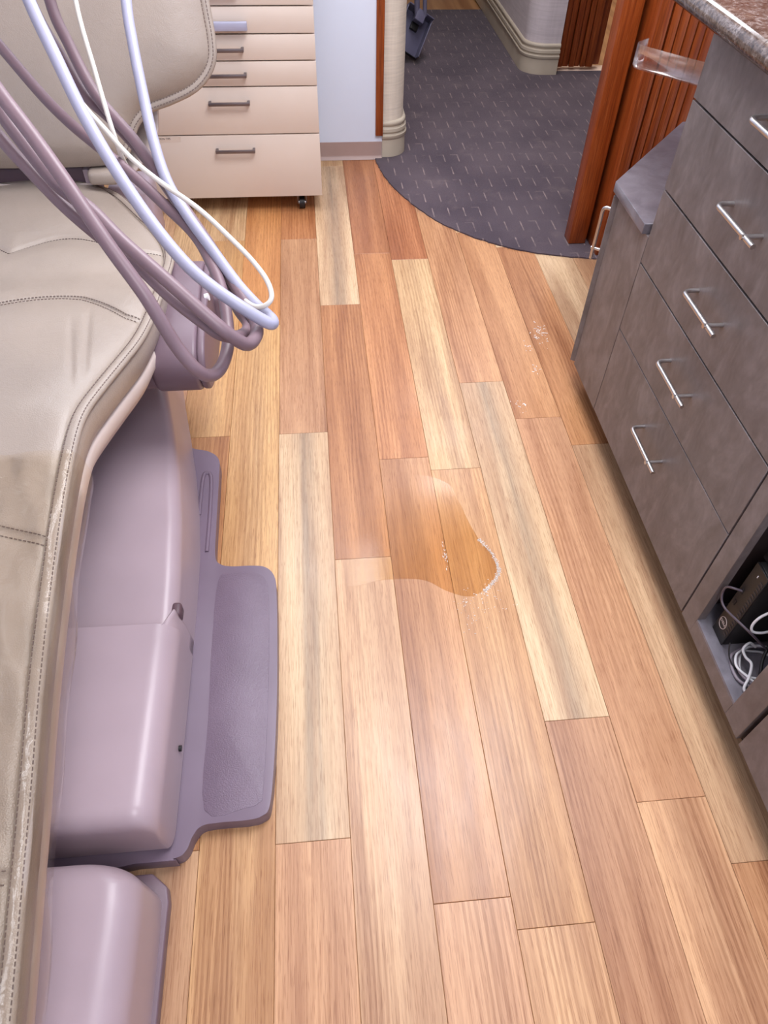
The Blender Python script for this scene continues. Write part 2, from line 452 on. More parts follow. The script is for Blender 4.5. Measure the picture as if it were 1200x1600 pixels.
def text(name, s, size, mat, parent, origin, xdir, ydir, depth=0.0003, align='LEFT'):
    cu = bpy.data.curves.new(name, 'FONT'); cu.body = s; cu.size = size; cu.extrude = depth; cu.align_x = align; cu.align_y = 'CENTER'
    tmp = bpy.data.objects.new(name, cu); COL.objects.link(tmp)
    dg = bpy.context.evaluated_depsgraph_get(); me = bpy.data.meshes.new_from_object(tmp.evaluated_get(dg))
    bpy.data.objects.remove(tmp, do_unlink=True)
    x = Vector(xdir).normalized(); y = Vector(ydir).normalized(); z = x.cross(y)
    mm = Matrix(((x[0], y[0], z[0], origin[0]), (x[1], y[1], z[1], origin[1]), (x[2], y[2], z[2], origin[2]), (0, 0, 0, 1)))
    me.transform(mm); me.materials.clear()
    return link(name, me, mat, parent)

# ================================================================== THE ROOM
floor = box('floor', (-2.4, -1.7, -0.06), (4.2, 8.2, -0.0045), 'floorbase')
tag(floor, 'honey oak plank floor laid lengthwise through the treatment room', 'floor', kind='structure')

# planks: 6 inch rows, joints staggered as in the photograph
W = 0.1524; LEN = 1.219
def plank_mesh(length):
    g, c, t = 0.0004, 0.0007, 0.0045
    hx, hy = W / 2 - g, length / 2 - g
    lo = [(-hx, -hy, -t), (hx, -hy, -t), (hx, hy, -t), (-hx, hy, -t)]
    md = [(x, y, -c) for x, y, z in lo]
    tp = [(math.copysign(abs(x) - c, x), math.copysign(abs(y) - c, y), 0.0) for x, y, z in lo]
    V = lo + md + tp
    F = [(3, 2, 1, 0), (8, 9, 10, 11)]
    for a in (0, 4):
        for i in range(4): F.append((a + i, a + (i + 1) % 4, a + 4 + (i + 1) % 4, a + 4 + i))
    me = bpy.data.meshes.new('plank'); me.from_pydata(V, [], F); me.materials.append(M['plank'])
    return me
full = plank_mesh(LEN)
joint = {-6: 0.62, -5: 1.35, -4: 2.15, -3: 1.66, -2: 2.251, -1: 1.658, 0: 1.15, 1: 1.523, 2: 1.466, 3: 1.871, 4: 1.677, 5: 1.543, 6: 1.95, 7: 1.2, 8: 1.7}
PALE, TAN, BRN, RED, YEL = (214, 182, 146), (204, 164, 128), (190, 144, 108), (204, 150, 114), (214, 178, 136)
tone = {  # (row, plank just below / above the joint ...): colour, streak
    (-1, -1): (PALE, .95), (-1, 0): (BRN, 0), (-1, -2): ((198, 152, 116), 0), (-1, 1): ((182, 124, 82), 0),
    (0, -1): (TAN, .1), (0, 0): ((186, 132, 90), 0), (0, 1): (PALE, .9), (0, -2): (TAN, .1),
    (1, -1): ((192, 142, 102), .1), (1, 0): ((198, 140, 96), 0), (1, 1): ((188, 130, 90), 0), (1, -2): ((198, 152, 118), .1),
    (2, -1): ((206, 160, 116), .1), (2, 0): (YEL, .15), (2, 1): ((188, 126, 88), 0), (2, -2): ((212, 168, 128), .1),
    (3, -1): (PALE, .85), (3, 0): ((202, 152, 112), 0), (3, -2): ((196, 150, 116), 0), (3, 1): (BRN, 0),
    (4, -1): ((207, 159, 122), .0), (4, 0): ((202, 150, 108), 0), (4, -2): ((212, 166, 128), .1),
    (5, -1): ((212, 174, 138), .2), (5, 0): ((196, 142, 100), 0), (5, -2): ((200, 150, 112), 0),
    (-2, -1): ((212, 168, 116), .2), (-2, 0): ((204, 144, 92), 0), (-2, -2): ((202, 158, 114), .1),
    (-3, -1): ((190, 138, 92), .1), (-3, 0): ((208, 162, 110), .2), (-3, 1): (YEL, 0),
}
cache = {}
for k, j in joint.items():
    for i in range(-3, 3):
        y0, y1 = j + i * LEN, j + (i + 1) * LEN
        if y1 < 0.02 or y0 > 3.64: continue
        if k < -3 and y1 < 0.5: continue
        y1c = min(y1, 3.655); y0c = max(y0, -0.9)
        L_ = round(y1c - y0c, 4)
        if abs(L_ - LEN) < 1e-3: me = full
        else:
            me = cache.setdefault(L_, None) or plank_mesh(L_); cache[L_] = me
        o = bpy.data.objects.new('plank', me); COL.objects.link(o); o.parent = floor
        fl = wloc(floor)
        o.location = Vector(((k + 0.5) * W, (y0c + y1c) / 2, 0.0)) - fl
        c, s = tone.get((k, i), (random.choice([TAN, BRN, PALE, YEL]), random.choice([0, 0, .5])))
        o.color = lin(c) + (s,)

# walls
H = 2.6
def wallbox(name, lo, hi, mat): return tag(box(name, lo, hi, mat), kind='structure')
wallbox('wall_back', (-2.3, 3.67, 0.0), (0.352, 3.79, H), 'wall_white')
wallbox('wall_left', (-2.4, -1.6, 0.0), (-2.3, 3.67, H), 'wall_white')
wallbox('wall_front', (-2.3, -1.7, 0.0), (4.1, -1.6, H), 'wall_white')
wallbox('wall_right', (1.52, -1.6, 0.0), (1.62, 2.62, H), 'wall_white')
wallbox('wall_hall_back', (0.3, 8.05, 0.0), (4.1, 8.15, H), 'paper_beige')
wallbox('wall_hall_right', (4.0, -1.6, 0.0), (4.1, 8.05, H), 'paper_beige')
wallbox('ceiling', (-2.4, -1.7, H), (4.2, 8.2, H + 0.08), 'ceiling')

def arc(cx, cy, r, a0, a1, n=10):
    return [(cx + r * math.cos(math.radians(a0 + (a1 - a0) * i / n)), cy + r * math.sin(math.radians(a0 + (a1 - a0) * i / n))) for i in range(n + 1)]
def sweep2d(name, path, prof, mat, parent=None, smooth=50):
    """profile (offset outwards, z) swept along an open 2-D path; outwards = right-hand side of travel"""
    P = np.array(path, float); T = np.gradient(P, axis=0); T /= np.linalg.norm(T, axis=1)[:, None]
    Nn = np.stack([T[:, 1], -T[:, 0]], 1)
    G = np.array([[(P[i, 0] + Nn[i, 0] * o, P[i, 1] + Nn[i, 1] * o, z) for i in range(len(P))] for o, z in prof])
    return grid(name, G, mat, parent, smooth)
MOULD = [(0.0, 0.172), (0.006, 0.172), (0.013, 0.166), (0.014, 0.155), (0.006, 0.146), (0.007, 0.143), (0.017, 0.138), (0.018, 0.124), (0.009, 0.116), (0.010, 0.113), (0.020, 0.108), (0.020, 0.095), (0.012, 0.088), (0.013, 0.084), (0.014, 0.0)]
MOULD = [(o, z if z > 0 else 0.0065) for o, z in MOULD]
# rounded wall end beside the doorway
r = 0.085
pathA = [(0.352, 3.68), (0.375, 3.68)] + arc(0.462 - r, 3.68 + r, r, -90, 0, 12) + [(0.462, 4.4), (0.462, 5.2), (0.462, 8.05)]
bodyA = pathA + [(0.352, 8.05)]
wh = prism('wall_hall_left', bodyA, 0.0, H, 'paper_beige', smooth=40); tag(wh, kind='structure')
tr = sweep2d('trim_1', pathA, MOULD, 'beige_base'); tag(tr, 'beige ribbed rubber base around the rounded wall end', 'trim', kind='structure')
# opposite hall wall with rounded corner
r2 = 0.12; x0, y0 = 1.345, 4.83
pathB = [(x0, 8.05), (x0, 6.6), (x0, 5.6), (x0, y0 + r2 + 0.02)] + arc(x0 + r2, y0 + r2, r2, 180, 270, 12) + [(1.50, y0), (1.545, y0)]
bodyB = pathB + [(1.545, 8.05)]
wb = prism('wall_hall_middle', bodyB, 0.0, H, 'paper_grey', smooth=40); tag(wb, kind='structure')
tr = sweep2d('trim_2', pathB, MOULD, 'beige_base'); tag(tr, 'grey beige ribbed base along the hall wall', 'trim', kind='structure')
# vinyl baseboard on the white wall
prof = [(0.0, 0.081), (0.004, 0.081), (0.005, 0.078), (0.005, 0.02), (0.008, 0.012), (0.016, 0.004), (0.018, 0.001)]
bb = sweep2d('baseboard_back', [(-2.28, 3.67), (-1.0, 3.67), (0.0, 3.67), (0.351, 3.67)], prof, 'vinyl_base'); tag(bb, kind='structure')
# stained strip at the wall end
s = box('trim_3', (0.318, 3.654, 0.112), (0.354, 3.69, H), 'wood', bevel=0.003); tag(s, 'stained wood strip at the white wall end', 'trim', kind='structure')

# carpet
edge = catmull([(0.31, 3.70), (0.325, 3.60), (0.345, 3.46), (0.40, 3.275), (0.533, 3.007), (0.703, 2.827), (0.901, 2.708), (1.187, 2.636), (1.6, 2.61)], 10)
edge = edge + rng.normal(0, 0.0016, edge.shape)
cp = [tuple(p) for p in edge] + [(1.7, 2.63), (4.0, 2.63), (4.0, 4.90), (1.545, 4.90), (1.40, 4.95), (1.40, 6.23), (0.40, 6.23), (0.40, 3.72)]
cpo = prism('carpet', cp, -0.001, 0.006, 'carpet'); tag(cpo, 'dark charcoal hall carpet with short pale dashes and curved cut edge', 'carpet', kind='structure')
fz = []
for p in edge[::1]:
    for q in range(3):
        a = np.array([p[0] + rng.normal(0, .004), p[1] + rng.normal(0, .004), 0.003]); d = np.array([rng.normal(-.003, .004), rng.normal(-.005, .004), 0.002])
        sd = np.array([0.0006, 0, 0])
        fz.append(([a - sd, a + sd, a + d + sd, a + d - sd, a + np.array([0, 0, .0015])], [(0, 1, 2, 3), (0, 1, 4), (1, 2, 4), (2, 3, 4), (3, 0, 4)]))
o = joined('frayed_yarn', fz, 'carpet', cpo); o['kind'] = 'stuff'

# ------------------------------------------------------------------ slatted wooden folding doors
def slat(parent, lo, hi, bev=0.003, name='slat'): return box(name, lo, hi, 'wood', parent, bevel=bev)
d1 = empty('door_1', (1.074, 2.70, 0.006), 'stained wooden slatted folding door with square post beside the counter', 'door', kind='structure')
slat(d1, (1.074, 2.76, 0.0065), (1.148, 2.83, H), 0.004, 'post')
slat(d1, (1.140, 2.80, 0.0065), (1.175, 2.85, H), 0.002, 'recess_board')
slat(d1, (1.164, 2.66, 0.0065), (1.207, 2.80, H), 0.004, 'lead_board')
slat(d1, (1.204, 2.685, 0.0065), (1.60, 2.72, H), 0.0, 'backing')
xs = [1.2145, 1.2455, 1.2785, 1.3125, 1.346, 1.380, 1.414, 1.448, 1.482]
for a, b in zip(xs[:-1], xs[1:]):
    slat(d1, (a, 2.662, 0.0065), (b - 0.0045, 2.69, H), 0.0012)
d2 = empty('door_2', (1.56, 4.9, 0.006), 'dark wooden folded accordion door across the hall', 'door', kind='structure')
xx = [1.565, 1.600, 1.640, 1.678, 1.712, 1.745]
for i, (a, b) in enumerate(zip(xx[:-1], xx[1:])):
    dy = 0.012 * (i % 2)
    slat(d2, (a, 4.885 + dy, 0.028), (b - 0.005, 4.915 + dy, 2.2), 0.002)
slat(d2, (1.745, 4.885, 0.028), (1.790, 4.93, 2.2), 0.002, 'lead_board')
slat(d2, (1.790, 4.93, 0.028), (1.846, 4.965, 2.2), 0.003, 'end_board')
slat(d2, (1.56, 4.93, 0.028), (1.80, 4.95, 2.2), 0.0, 'backing')
th = box('trim_4', (1.55, 4.885, -0.004), (4.0, 4.98, 0.008), 'threshold', bevel=0.003); tag(th, 'pale worn threshold strip under the folded hall door', 'trim', kind='structure')

# ================================================================== DENTAL CHAIR
XC = -0.76
chair = empty('dental_chair', (-0.70, 0.95, 0.0), 'tan leather reclining dental chair on a mauve plastic base', 'dental chair')
# --- floor plate with foot pedal pad
plate = [(-1.16, 0.425), (-0.42, 0.415), (-0.345, 0.418), (-0.322, 0.43), (-0.312, 0.455), (-0.296, 0.474), (-0.26, 0.478), (-0.205, 0.478), (-0.175, 0.484), (-0.160, 0.505), (-0.152, 0.60), (-0.1475, 0.744), (-0.148, 0.90), (-0.151, 1.03), (-0.158, 1.08), (-0.180, 1.108), (-0.215, 1.116), (-0.27, 1.118), (-0.298, 1.128), (-0.312, 1.155), (-0.316, 1.25), (-0.320, 1.46), (-0.325, 1.515), (-0.348, 1.545), (-0.39, 1.562), (-0.50, 1.575), (-1.16, 1.575)]
pl = catmull(plate, 5, True)
prism('base_plate', [tuple(p) for p in pl], 0.0, 0.042, 'mauve_base', chair, bevel=0.016, seg=4, smooth=60)
pad = [(-0.292, 0.505), (-0.21, 0.502), (-0.182, 0.51), (-0.174, 0.535), (-0.168, 0.70), (-0.167, 0.90), (-0.171, 1.02), (-0.180, 1.07), (-0.21, 1.092), (-0.275, 1.096), (-0.300, 1.07), (-0.303, 0.90), (-0.298, 0.70)]
prism('pedal_pad', [tuple(p) for p in catmull(pad, 4, True)], 0.040, 0.0428, 'pebble', chair, bevel=0.0007, seg=2, smooth=40)
rib = [(-0.335, 1.17, 0.041), (-0.336, 1.3, 0.041), (-0.342, 1.44, 0.041), (-0.355, 1.46, 0.041), (-0.365, 1.44, 0.041), (-0.365, 1.3, 0.041)]
tube('plate_rib', catmull(rib, 5), 0.006, 'mauve_base', chair, 8)
# --- lower and upper base covers (loft of rounded cross sections along Y)
def cover(name, stations, mat, xl, z0=0.043, nseg=9):
    """stations: (y, right edge x at the bottom, shoulder height, shoulder radius, crown)"""
    rows = []
    for y, xr, zs, rad, crown in stations:
        sec = [(xr, z0)]
        lean = 0.10 * (zs - z0)
        sec += [(xr - lean * t, z0 + (zs - rad - z0) * t) for t in (0.33, 0.66)]
        cx, cz = xr - lean - rad, zs - rad
        for i in range(nseg + 1):
            a = math.radians(90 * i / nseg); sec.append((cx + rad * math.cos(a), cz + rad * math.sin(a)))
        for t in (0.12, 0.25, 0.4, 0.6, 0.8, 1.0):
            sec.append((cx + (xl - cx) * t, zs + crown * math.sin(min(1, t * 1.2) * math.pi / 2)))
        rows.append([(x, y, z) for x, z in sec])
    return grid(name, np.array(rows), mat, chair, 50)
def low_cover():
    rows = []; z0 = 0.052; xl = -1.16; n = 8
    seq = [(0.4345, 0.11, 0.011)]
    for i in range(n + 1):
        a = math.radians(90 * i / n)
        seq.append((0.436 + 0.036 * (1 - math.cos(a)), 0.164 + 0.036 * math.sin(a), 0.010 * (1 - math.sin(a))))
    seq += [(y, 0.200, 0.0) for y in (0.50, 0.53, 0.6, 0.7, 0.8, 0.84, 0.856)]
    for y, zs, inset in seq:
        rad = max(0.012, min(0.052, (zs - z0) * 0.36)); xr = -0.343 - inset
        sec = [(xr, z0), (xr - 0.003, z0 + (zs - rad - z0) * 0.5)]
        cx, cz = xr - 0.006 - rad, zs - rad
        for i in range(11):
            a = math.radians(90 * i / 10); sec.append((cx + rad * math.cos(a), cz + rad * math.sin(a)))
        for t in (0.1, 0.2, 0.35, 0.55, 0.8, 1.0): sec.append((cx + (xl - cx) * t, zs + 0.012 * math.sin(t * math.pi / 2)))
        rows.append([(x, y, z) for x, z in sec])
    V0 = np.array(rows)
    front = V0[0].copy(); front[:, 2] = np.minimum(front[:, 2], z0); V0 = np.concatenate([front[None], V0])
    back = V0[-1].copy(); back[:, 2] -= 0.012; V0 = np.concatenate([V0, back[None]])
    return grid('lower_cover', V0, 'mauve_light', chair, 55)
low_cover()
st = []
for y, xr, zs in [(0.80, -0.349, 0.188), (0.9, -0.346, 0.192), (1.0, -0.346, 0.20), (1.15, -0.350, 0.215), (1.3, -0.363, 0.24), (1.45, -0.385, 0.27), (1.6, -0.412, 0.30), (1.75, -0.442, 0.33), (1.86, -0.462, 0.34), (1.90, -0.50, 0.33)]:
    st.append((y, xr, zs - 0.022 * max(0, 1 - (y - 0.8) / 0.3), 0.036, 0.02 * min(1, max(0.05, (y - 0.85) / 0.3))))
cover('upper_cover', st, 'mauve_light', -1.10)
# curled corner tab of the lower cover and the small screw
tb = []
for t in np.linspace(0, 1, 10):
    y = 0.845 + 0.050 * t
    tb.append([(-0.388 + 0.028 * t, y, 0.198 - 0.006 * t), (-0.370 + 0.012 * t, y, 0.190 - 0.012 * t), (-0.356, y, 0.168 - 0.012 * t), (-0.3495, y, 0.13), (-0.346, y, 0.09), (-0.344, y, 0.05)])
grid('cover_tab', np.array(tb), 'mauve_light', chair, 50, thick=0.004)
box('cover_notch_shade', (-0.376, 0.895, 0.135), (-0.352, 0.930, 0.172), 'dark_mauve', chair, bevel=0.008, seg=3)  # solid dark block, painted shade for the hollow of the notch
tube('cover_screw', [(-0.350, 0.62, 0.085), (-0.340, 0.62, 0.085)], 0.0065, 'black', chair, 10)
# lift column hidden between base and seat
box('lift_column', (-1.02, 1.30, 0.20), (-0.68, 1.80, 0.50), 'mauve_mid', chair, bevel=0.04, seg=4)

# --- seat cushion
EK = np.array([(-0.14, 0.31, 0.335), (0.05, 0.31, 0.383), (0.135, 0.31, 0.408), (0.27, 0.31, 0.457), (0.385, 0.31, 0.499), (0.55, 0.31, 0.562), (0.75, 0.31, 0.618), (0.906, 0.311, 0.650), (1.0, 0.316, 0.661), (1.073, 0.330, 0.655), (1.16, 0.351, 0.645), (1.265, 0.375, 0.632), (1.36, 0.387, 0.625), (1.45, 0.391, 0.617), (1.56, 0.391, 0.600), (1.66, 0.390, 0.588), (1.74, 0.375, 0.580), (1.82, 0.340, 0.577), (1.90, 0.290, 0.577), (1.97, 0.245, 0.580), (2.03, 0.200, 0.585), (2.07, 0.14, 0.588), (2.085, 0.05, 0.59)])
dense = catmull(EK, 16)
def clean(a):
    keep = [0]
    for i in range(1, len(a)):
        if a[i, 0] > a[keep[-1], 0] + 1e-4: keep.append(i)
    return a[keep]
dense = clean(dense)
sy = np.unique(np.r_[np.arange(-0.14, 1.72, 0.0055), np.arange(1.72, 2.03, 0.006), np.linspace(2.03, 2.0845, 16)])
wS = np.interp(sy, dense[:, 0], dense[:, 1]); zS = np.interp(sy, dense[:, 0], dense[:, 2])
def seam_y(i, s):
    a = np.abs(s)
    if i == 0: return 1.70 + 0.075 * np.sin(np.clip(a * 1.35, 0, 1.0) * math.pi) - 0.0 * a
    if i == 1: return 1.385 + 0.055 * np.sin(np.clip((a - 0.05) * 1.2, 0, 1) * math.pi) - 0.055 * np.clip(a - 0.6, 0, 1) ** 1.0 * 2.0
    if i == 2: return 0.80 - 0.05 * a ** 2
    return 0.292 + 0.0 * a
def seat_z(y, s, w, z):
    a = np.abs(s)
    leg = 1 / (1 + np.exp((y - 1.02) / 0.05))
    top = z + 0.003 + (0.024 - 0.016 * leg) * (1 - a ** 10) + 0.012 * (1 - a ** 2)
    top = top - 0.010 * np.exp(-(((1 - a) * w) / 0.013) ** 2)
    # loose wrinkles in the leg section
    top = top + leg * (1 - a ** 8) * (0.0022 * np.sin((y * 1.0 + s * 0.16) * 46 + 2.0 * np.sin(s * 5 + y * 6)) + 0.0016 * np.sin((y * 0.7 - s * 0.5) * 31 + 1.3))
    # padding swells between the seams and dips along them
    for i in range(4):
        d = y - seam_y(i, s)
        top = top - 0.0065 * np.exp(-(d / 0.0065) ** 2) - 0.010 * np.exp(-(d / 0.05) ** 2) * (1 - a ** 6)
    # bolster at the back, scoop in the seat
    top = top + 0.010 * np.exp(-((y - 1.92) / 0.10) ** 2) * (1 - a ** 4) - 0.018 * np.exp(-((y - 1.56) / 0.10) ** 2) * (1 - a ** 4)
    # creases in the thigh area
    xw = XC + s * w
    for cx, c0, c1, sl in ((-0.487, 1.13, 1.36, 0.16), (-0.522, 1.10, 1.30, 0.22)):
        env = 1 / (1 + np.exp(-(y - c0) / 0.012)) * 1 / (1 + np.exp((y - c1) / 0.02))
        top = top - 0.0034 * np.exp(-((xw - cx - (1.32 - y) * sl) / 0.0065) ** 2) * env
    return top
su = np.sin(np.linspace(-1, 1, 190) * math.pi / 2)
G = np.zeros((len(sy), len(su), 3))
for i, y in enumerate(sy):
    G[i, :, 0] = XC + su * wS[i]; G[i, :, 1] = y; G[i, :, 2] = seat_z(y, su, wS[i], zS[i])
grid('seat_cushion', G, 'leather', chair, 75)
# perimeter of the seat, right side from foot to back then left side
per = [(XC + a, y, z) for y, a, z in zip(sy, wS, zS)] + [(XC - a, y, z) for y, a, z in list(zip(sy, wS, zS))[::-1]]
per = np.array(per)
def resample(P, step):
    d = np.r_[0, np.cumsum(np.linalg.norm(np.diff(P, axis=0), axis=1))]
    s_ = np.arange(0, d[-1], step)
    return np.stack([np.interp(s_, d, P[:, k]) for k in range(3)], 1)
per = resample(per, 0.012)
ker = np.ones(5) / 5
pad_ = np.concatenate([per[:1].repeat(2, 0), per, per[-1:].repeat(2, 0)])
per = np.stack([np.convolve(pad_[:, k], ker, 'valid') for k in range(3)], 1)
Tn = np.gradient(per, axis=0); nx = np.stack([Tn[:, 1], -Tn[:, 0]], 1); nx /= np.linalg.norm(nx, axis=1)[:, None]
def offs(o, dz): return np.concatenate([per[:, :2] + nx * o, (per[:, 2] + dz)[:, None]], 1)
tube('seat_piping', offs(0.001, 0.008), 0.0135, 'leather', chair, 12, up=(0, 0, 1), flat=0.62)
pr_n = np.concatenate([nx * 0.35, np.ones((len(per), 1))], 1)
stitches('piping_stitches', offs(0.0085, 0.0146), pr_n, 0.0085, 0.0055, 0.0010, 'thread', chair)
stitches('piping_stitches', offs(-0.0070, 0.0153), pr_n, 0.0085, 0.0055, 0.0009, 'thread', chair)
side = np.array([offs(0.002, 0.004), offs(0.008, -0.006), offs(0.010, -0.02), offs(0.008, -0.04), offs(0.001, -0.062), offs(-0.012, -0.078), offs(-0.03, -0.085)])
grid('seat_side', side, 'leather', chair, 60)
shell = np.array([offs(-0.022, -0.070), offs(-0.005, -0.076), offs(-0.001, -0.082), offs(-0.003, -0.105), offs(-0.02, -0.135), offs(-0.05, -0.15), offs(-0.12, -0.16)])
grid('seat_shell', shell, 'cream_plastic', chair, 60)
# seam stitching
for i, dark in ((0, True), (1, False), (2, False), (3, False)):
    for dd in ((0.0,) if i == 0 else (-0.008, 0.008)):
        ss = np.linspace(-0.97, 0.97, 200); yy = seam_y(i, ss) + dd
        ww = np.interp(yy, sy, wS); zz = seat_z(yy, ss, ww, np.interp(yy, sy, zS)) + 0.0016
        stitches('seam_stitches', np.stack([XC + ss * ww, yy, zz], 1), (0, 0, 1), 0.0075, 0.0048, 0.0007 if not dark else 0.001, 'thread_dark' if dark else 'thread', chair)

# --- backrest
BK = [(-0.72, 0.016), (-0.633, 0.016), (-0.572, 0.018), (-0.535, 0.028), (-0.504, 0.050), (-0.483, 0.085), (-0.461, 0.122), (-0.422, 0.153), (-0.364, 0.1715), (-0.3026, 0.196), (-0.2654, 0.2255), (-0.2442, 0.260), (-0.2399, 0.304), (-0.2437, 0.357), (-0.248, 0.40), (-0.262, 0.46), (-0.29, 0.54), (-0.34, 0.62), (-0.43, 0.68), (-0.56, 0.71), (-0.72, 0.72)]
bk = catmull(BK, 8)
t18 = math.radians(18)
BO = np.array([0, 2.02, 0.66]); BU = np.array([0, math.sin(t18), math.cos(t18)]); BN = np.array([0, -math.cos(t18), math.sin(t18)])
XB = -0.72
outl = np.concatenate([bk, np.stack([2 * XB - bk[::-1, 0], bk[::-1, 1]], 1)])
def bdist(p):
    a = outl; b = np.roll(outl, -1, 0); ab = b - a
    t = np.clip(((p - a) * ab).sum(1) / ((ab ** 2).sum(1) + 1e-12), 0, 1)
    return np.sqrt((((a + ab * t[:, None]) - p) ** 2).sum(1).min())
uu = np.sin(np.linspace(-1, 1, 70) * math.pi / 2)
rowsF, rowsB = [], []
for x, v in bk:
    hw = x - XB
    rf, rb = [], []
    for u in uu:
        p = np.array([XB + u * hw, v]); d = bdist(p)
        h = 0.052 * (1 - math.exp(-d / 0.035)) + 0.010 * math.exp(-((p[0] - XB) / 0.12) ** 2) * min(1, d / 0.05)
        # soft pulls in the leather
        h -= 0.004 * math.exp(-((p[0] + 0.60 - 0.10 * v) / 0.02) ** 2) * min(1, d / 0.06) * math.exp(-((v - 0.16) / 0.12) ** 2)
        base = BO + np.array([p[0], 0, 0]) + BU * v
        rf.append(base + BN * h); rb.append(base - BN * (0.012 + 0.02 * (1 - math.exp(-d / 0.03))))
    rowsF.append(rf); rowsB.append(rb)
grid('backrest_cushion', np.array(rowsF), 'leather', chair, 70)
grid('backrest_rear', np.array(rowsB)[:, ::-1], 'leather', chair, 70)
o3 = np.array([BO + np.array([x, 0, 0]) + BU * v for x, v in outl])
ocl = o3
tube('backrest_piping', resample(o3[26:len(outl) - 26], 0.012) + BN * 0.002, 0.0135, 'leather', chair, 12, up=BN, flat=0.7)
cen = np.array([XB, 2.02, 0.66]) + BU * 0.35
def inset(P, k):
    out = []
    Tt = np.gradient(P, axis=0); Tt /= np.linalg.norm(Tt, axis=1)[:, None] + 1e-12
    for p, t in zip(P, Tt):
        n_ = np.cross(BN, t); out.append(p + n_ * k)
    return np.array(out)
pth = resample(o3[28:len(bk)], 0.012)
stitches('backrest_stitches', inset(pth, 0.006) + BN * 0.0095, BN, 0.0085, 0.0058, 0.0011, 'thread', chair)
stitches('backrest_stitches', inset(pth, -0.005) + BN * 0.0105, BN, 0.0085, 0.0058, 0.0011, 'thread', chair)
# cream shell behind the backrest
rows = []
for v, hw in [(-0.03, 0.02), (-0.025, 0.16), (0.0, 0.225), (0.05, 0.278), (0.10, 0.306), (0.18, 0.318), (0.3, 0.32), (0.5, 0.29), (0.66, 0.22), (0.70, 0.05)]:
    rr = []
    for u in np.linspace(-1, 1, 24):
        rr.append(BO + np.array([XB + u * hw, 0, 0]) + BU * v - BN * (0.03 + 0.10 * (1 - abs(u) ** 3)))
    rows.append(rr)
grid('backrest_shell', np.array(rows), 'cream_plastic', chair, 60, thick=0.006)
# hinge bracket, lumbar tab and rear arm support
box('hinge_bracket', (-1.02, 2.06, 0.44), (-0.615, 2.16, 0.66), 'dark_mauve', chair, bevel=0.01)
box('hinge_strip', (-0.632, 2.045, 0.50), (-0.615, 2.07, 0.66), 'mauve_light', chair, bevel=0.003)
box('lumbar_tab', (-0.612, 2.0, 0.632), (-0.530, 2.045, 0.672), 'leather', chair, bevel=0.014, seg=3)
box('rear_support', (-0.60, 2.09, 0.40), (-0.475, 2.22, 0.585), 'mauve_light', chair, bevel=0.02, seg=3)
# --- arm pivot housing on the right of the seat
prof = [(1.372, 0.425), (1.335, 0.455), (1.322, 0.50), (1.345, 0.545), (1.42, 0.568), (1.535, 0.578), (1.60, 0.585), (1.66, 0.585), (1.71, 0.565), (1.73, 0.52), (1.72, 0.44), (1.60, 0.405), (1.46, 0.405)]
pf = catmull(prof, 5, True)
def yzprism(name, pf, xa, xb, mat, bev):
    n = len(pf)
    V = [(xa, y, z) for y, z in pf] + [(xb, y, z) for y, z in pf]
    F = [tuple(range(n)), tuple(range(2 * n - 1, n - 1, -1))] + [(i, n + i, n + (i + 1) % n, (i + 1) % n) for i in range(n)]
    return mesh(name, V, F, mat, chair, bevel=bev, seg=4, smooth=50)
yzprism('arm_pivot_housing', pf, -0.392, -0.286, 'mauve_mid', 0.010)
cpt = np.array([1.53, 0.495])
yzprism('arm_pivot_cap', cpt + (pf - cpt) * 0.985, -0.2862, -0.268, 'mauve_mid', 0.006)
yzprism('arm_pivot_collar', cpt + (pf - cpt) * 0.86 + np.array([-0.01, -0.01]), -0.43, -0.39, 'mauve_mid', 0.006)
box('arm_link', (-0.29, 1.60, 0.39), (-0.245, 1.735, 0.535), 'mauve_mid', chair, bevel=0.02, seg=4)
tube('pivot_button', [(-0.275, 1.53, 0.572), (-0.266, 1.53, 0.574)], 0.009, 'label', chair, 14)

# ------------------------------------------------------------------ clear plastic sleeve on the foot end
ys2 = np.linspace(-0.13, 0.915, 150)
s2 = np.linspace(-0.98, 1.0, 60)
Gs = np.zeros((len(ys2), len(s2) + 9, 3))
def wav(a, b, seed):
    return math.sin(a * 7.1 + seed) * math.cos(b * 9.3 + seed * 2) + 0.5 * math.sin(a * 17 + b * 13 + seed)
for i, y in enumerate(ys2):
    wi = np.interp(y, sy, wS); zi = np.interp(y, sy, zS)
    for j, s_ in enumerate(s2):
        z = seat_z(y, s_, wi, zi)
        Gs[i, j] = (XC + s_ * (wi + 0.004), y - 0.02 * (1 - abs(s_)) * (y / 0.9), max(z, zi + 0.0165) + 0.0050 + 0.0028 * wav(y * 3, s_ * 3, 1.0))
    fl = 0.012 + 0.008 * math.sin(y * 14) + 0.006 * math.sin(y * 31 + 1)
    for q in range(9):
        t = (q + 1) / 9
        Gs[i, len(s2) + q] = (XC + wi + 0.014 + (0.006 + 0.7 * fl) * math.sin(t * math.pi * 0.9), y, zi + 0.018 - 0.098 * t)
o = grid('plastic_sleeve', Gs, 'film', None, 80)
tag(o, 'clear wrinkled plastic sleeve pulled over the foot end of the dental chair', 'plastic cover')

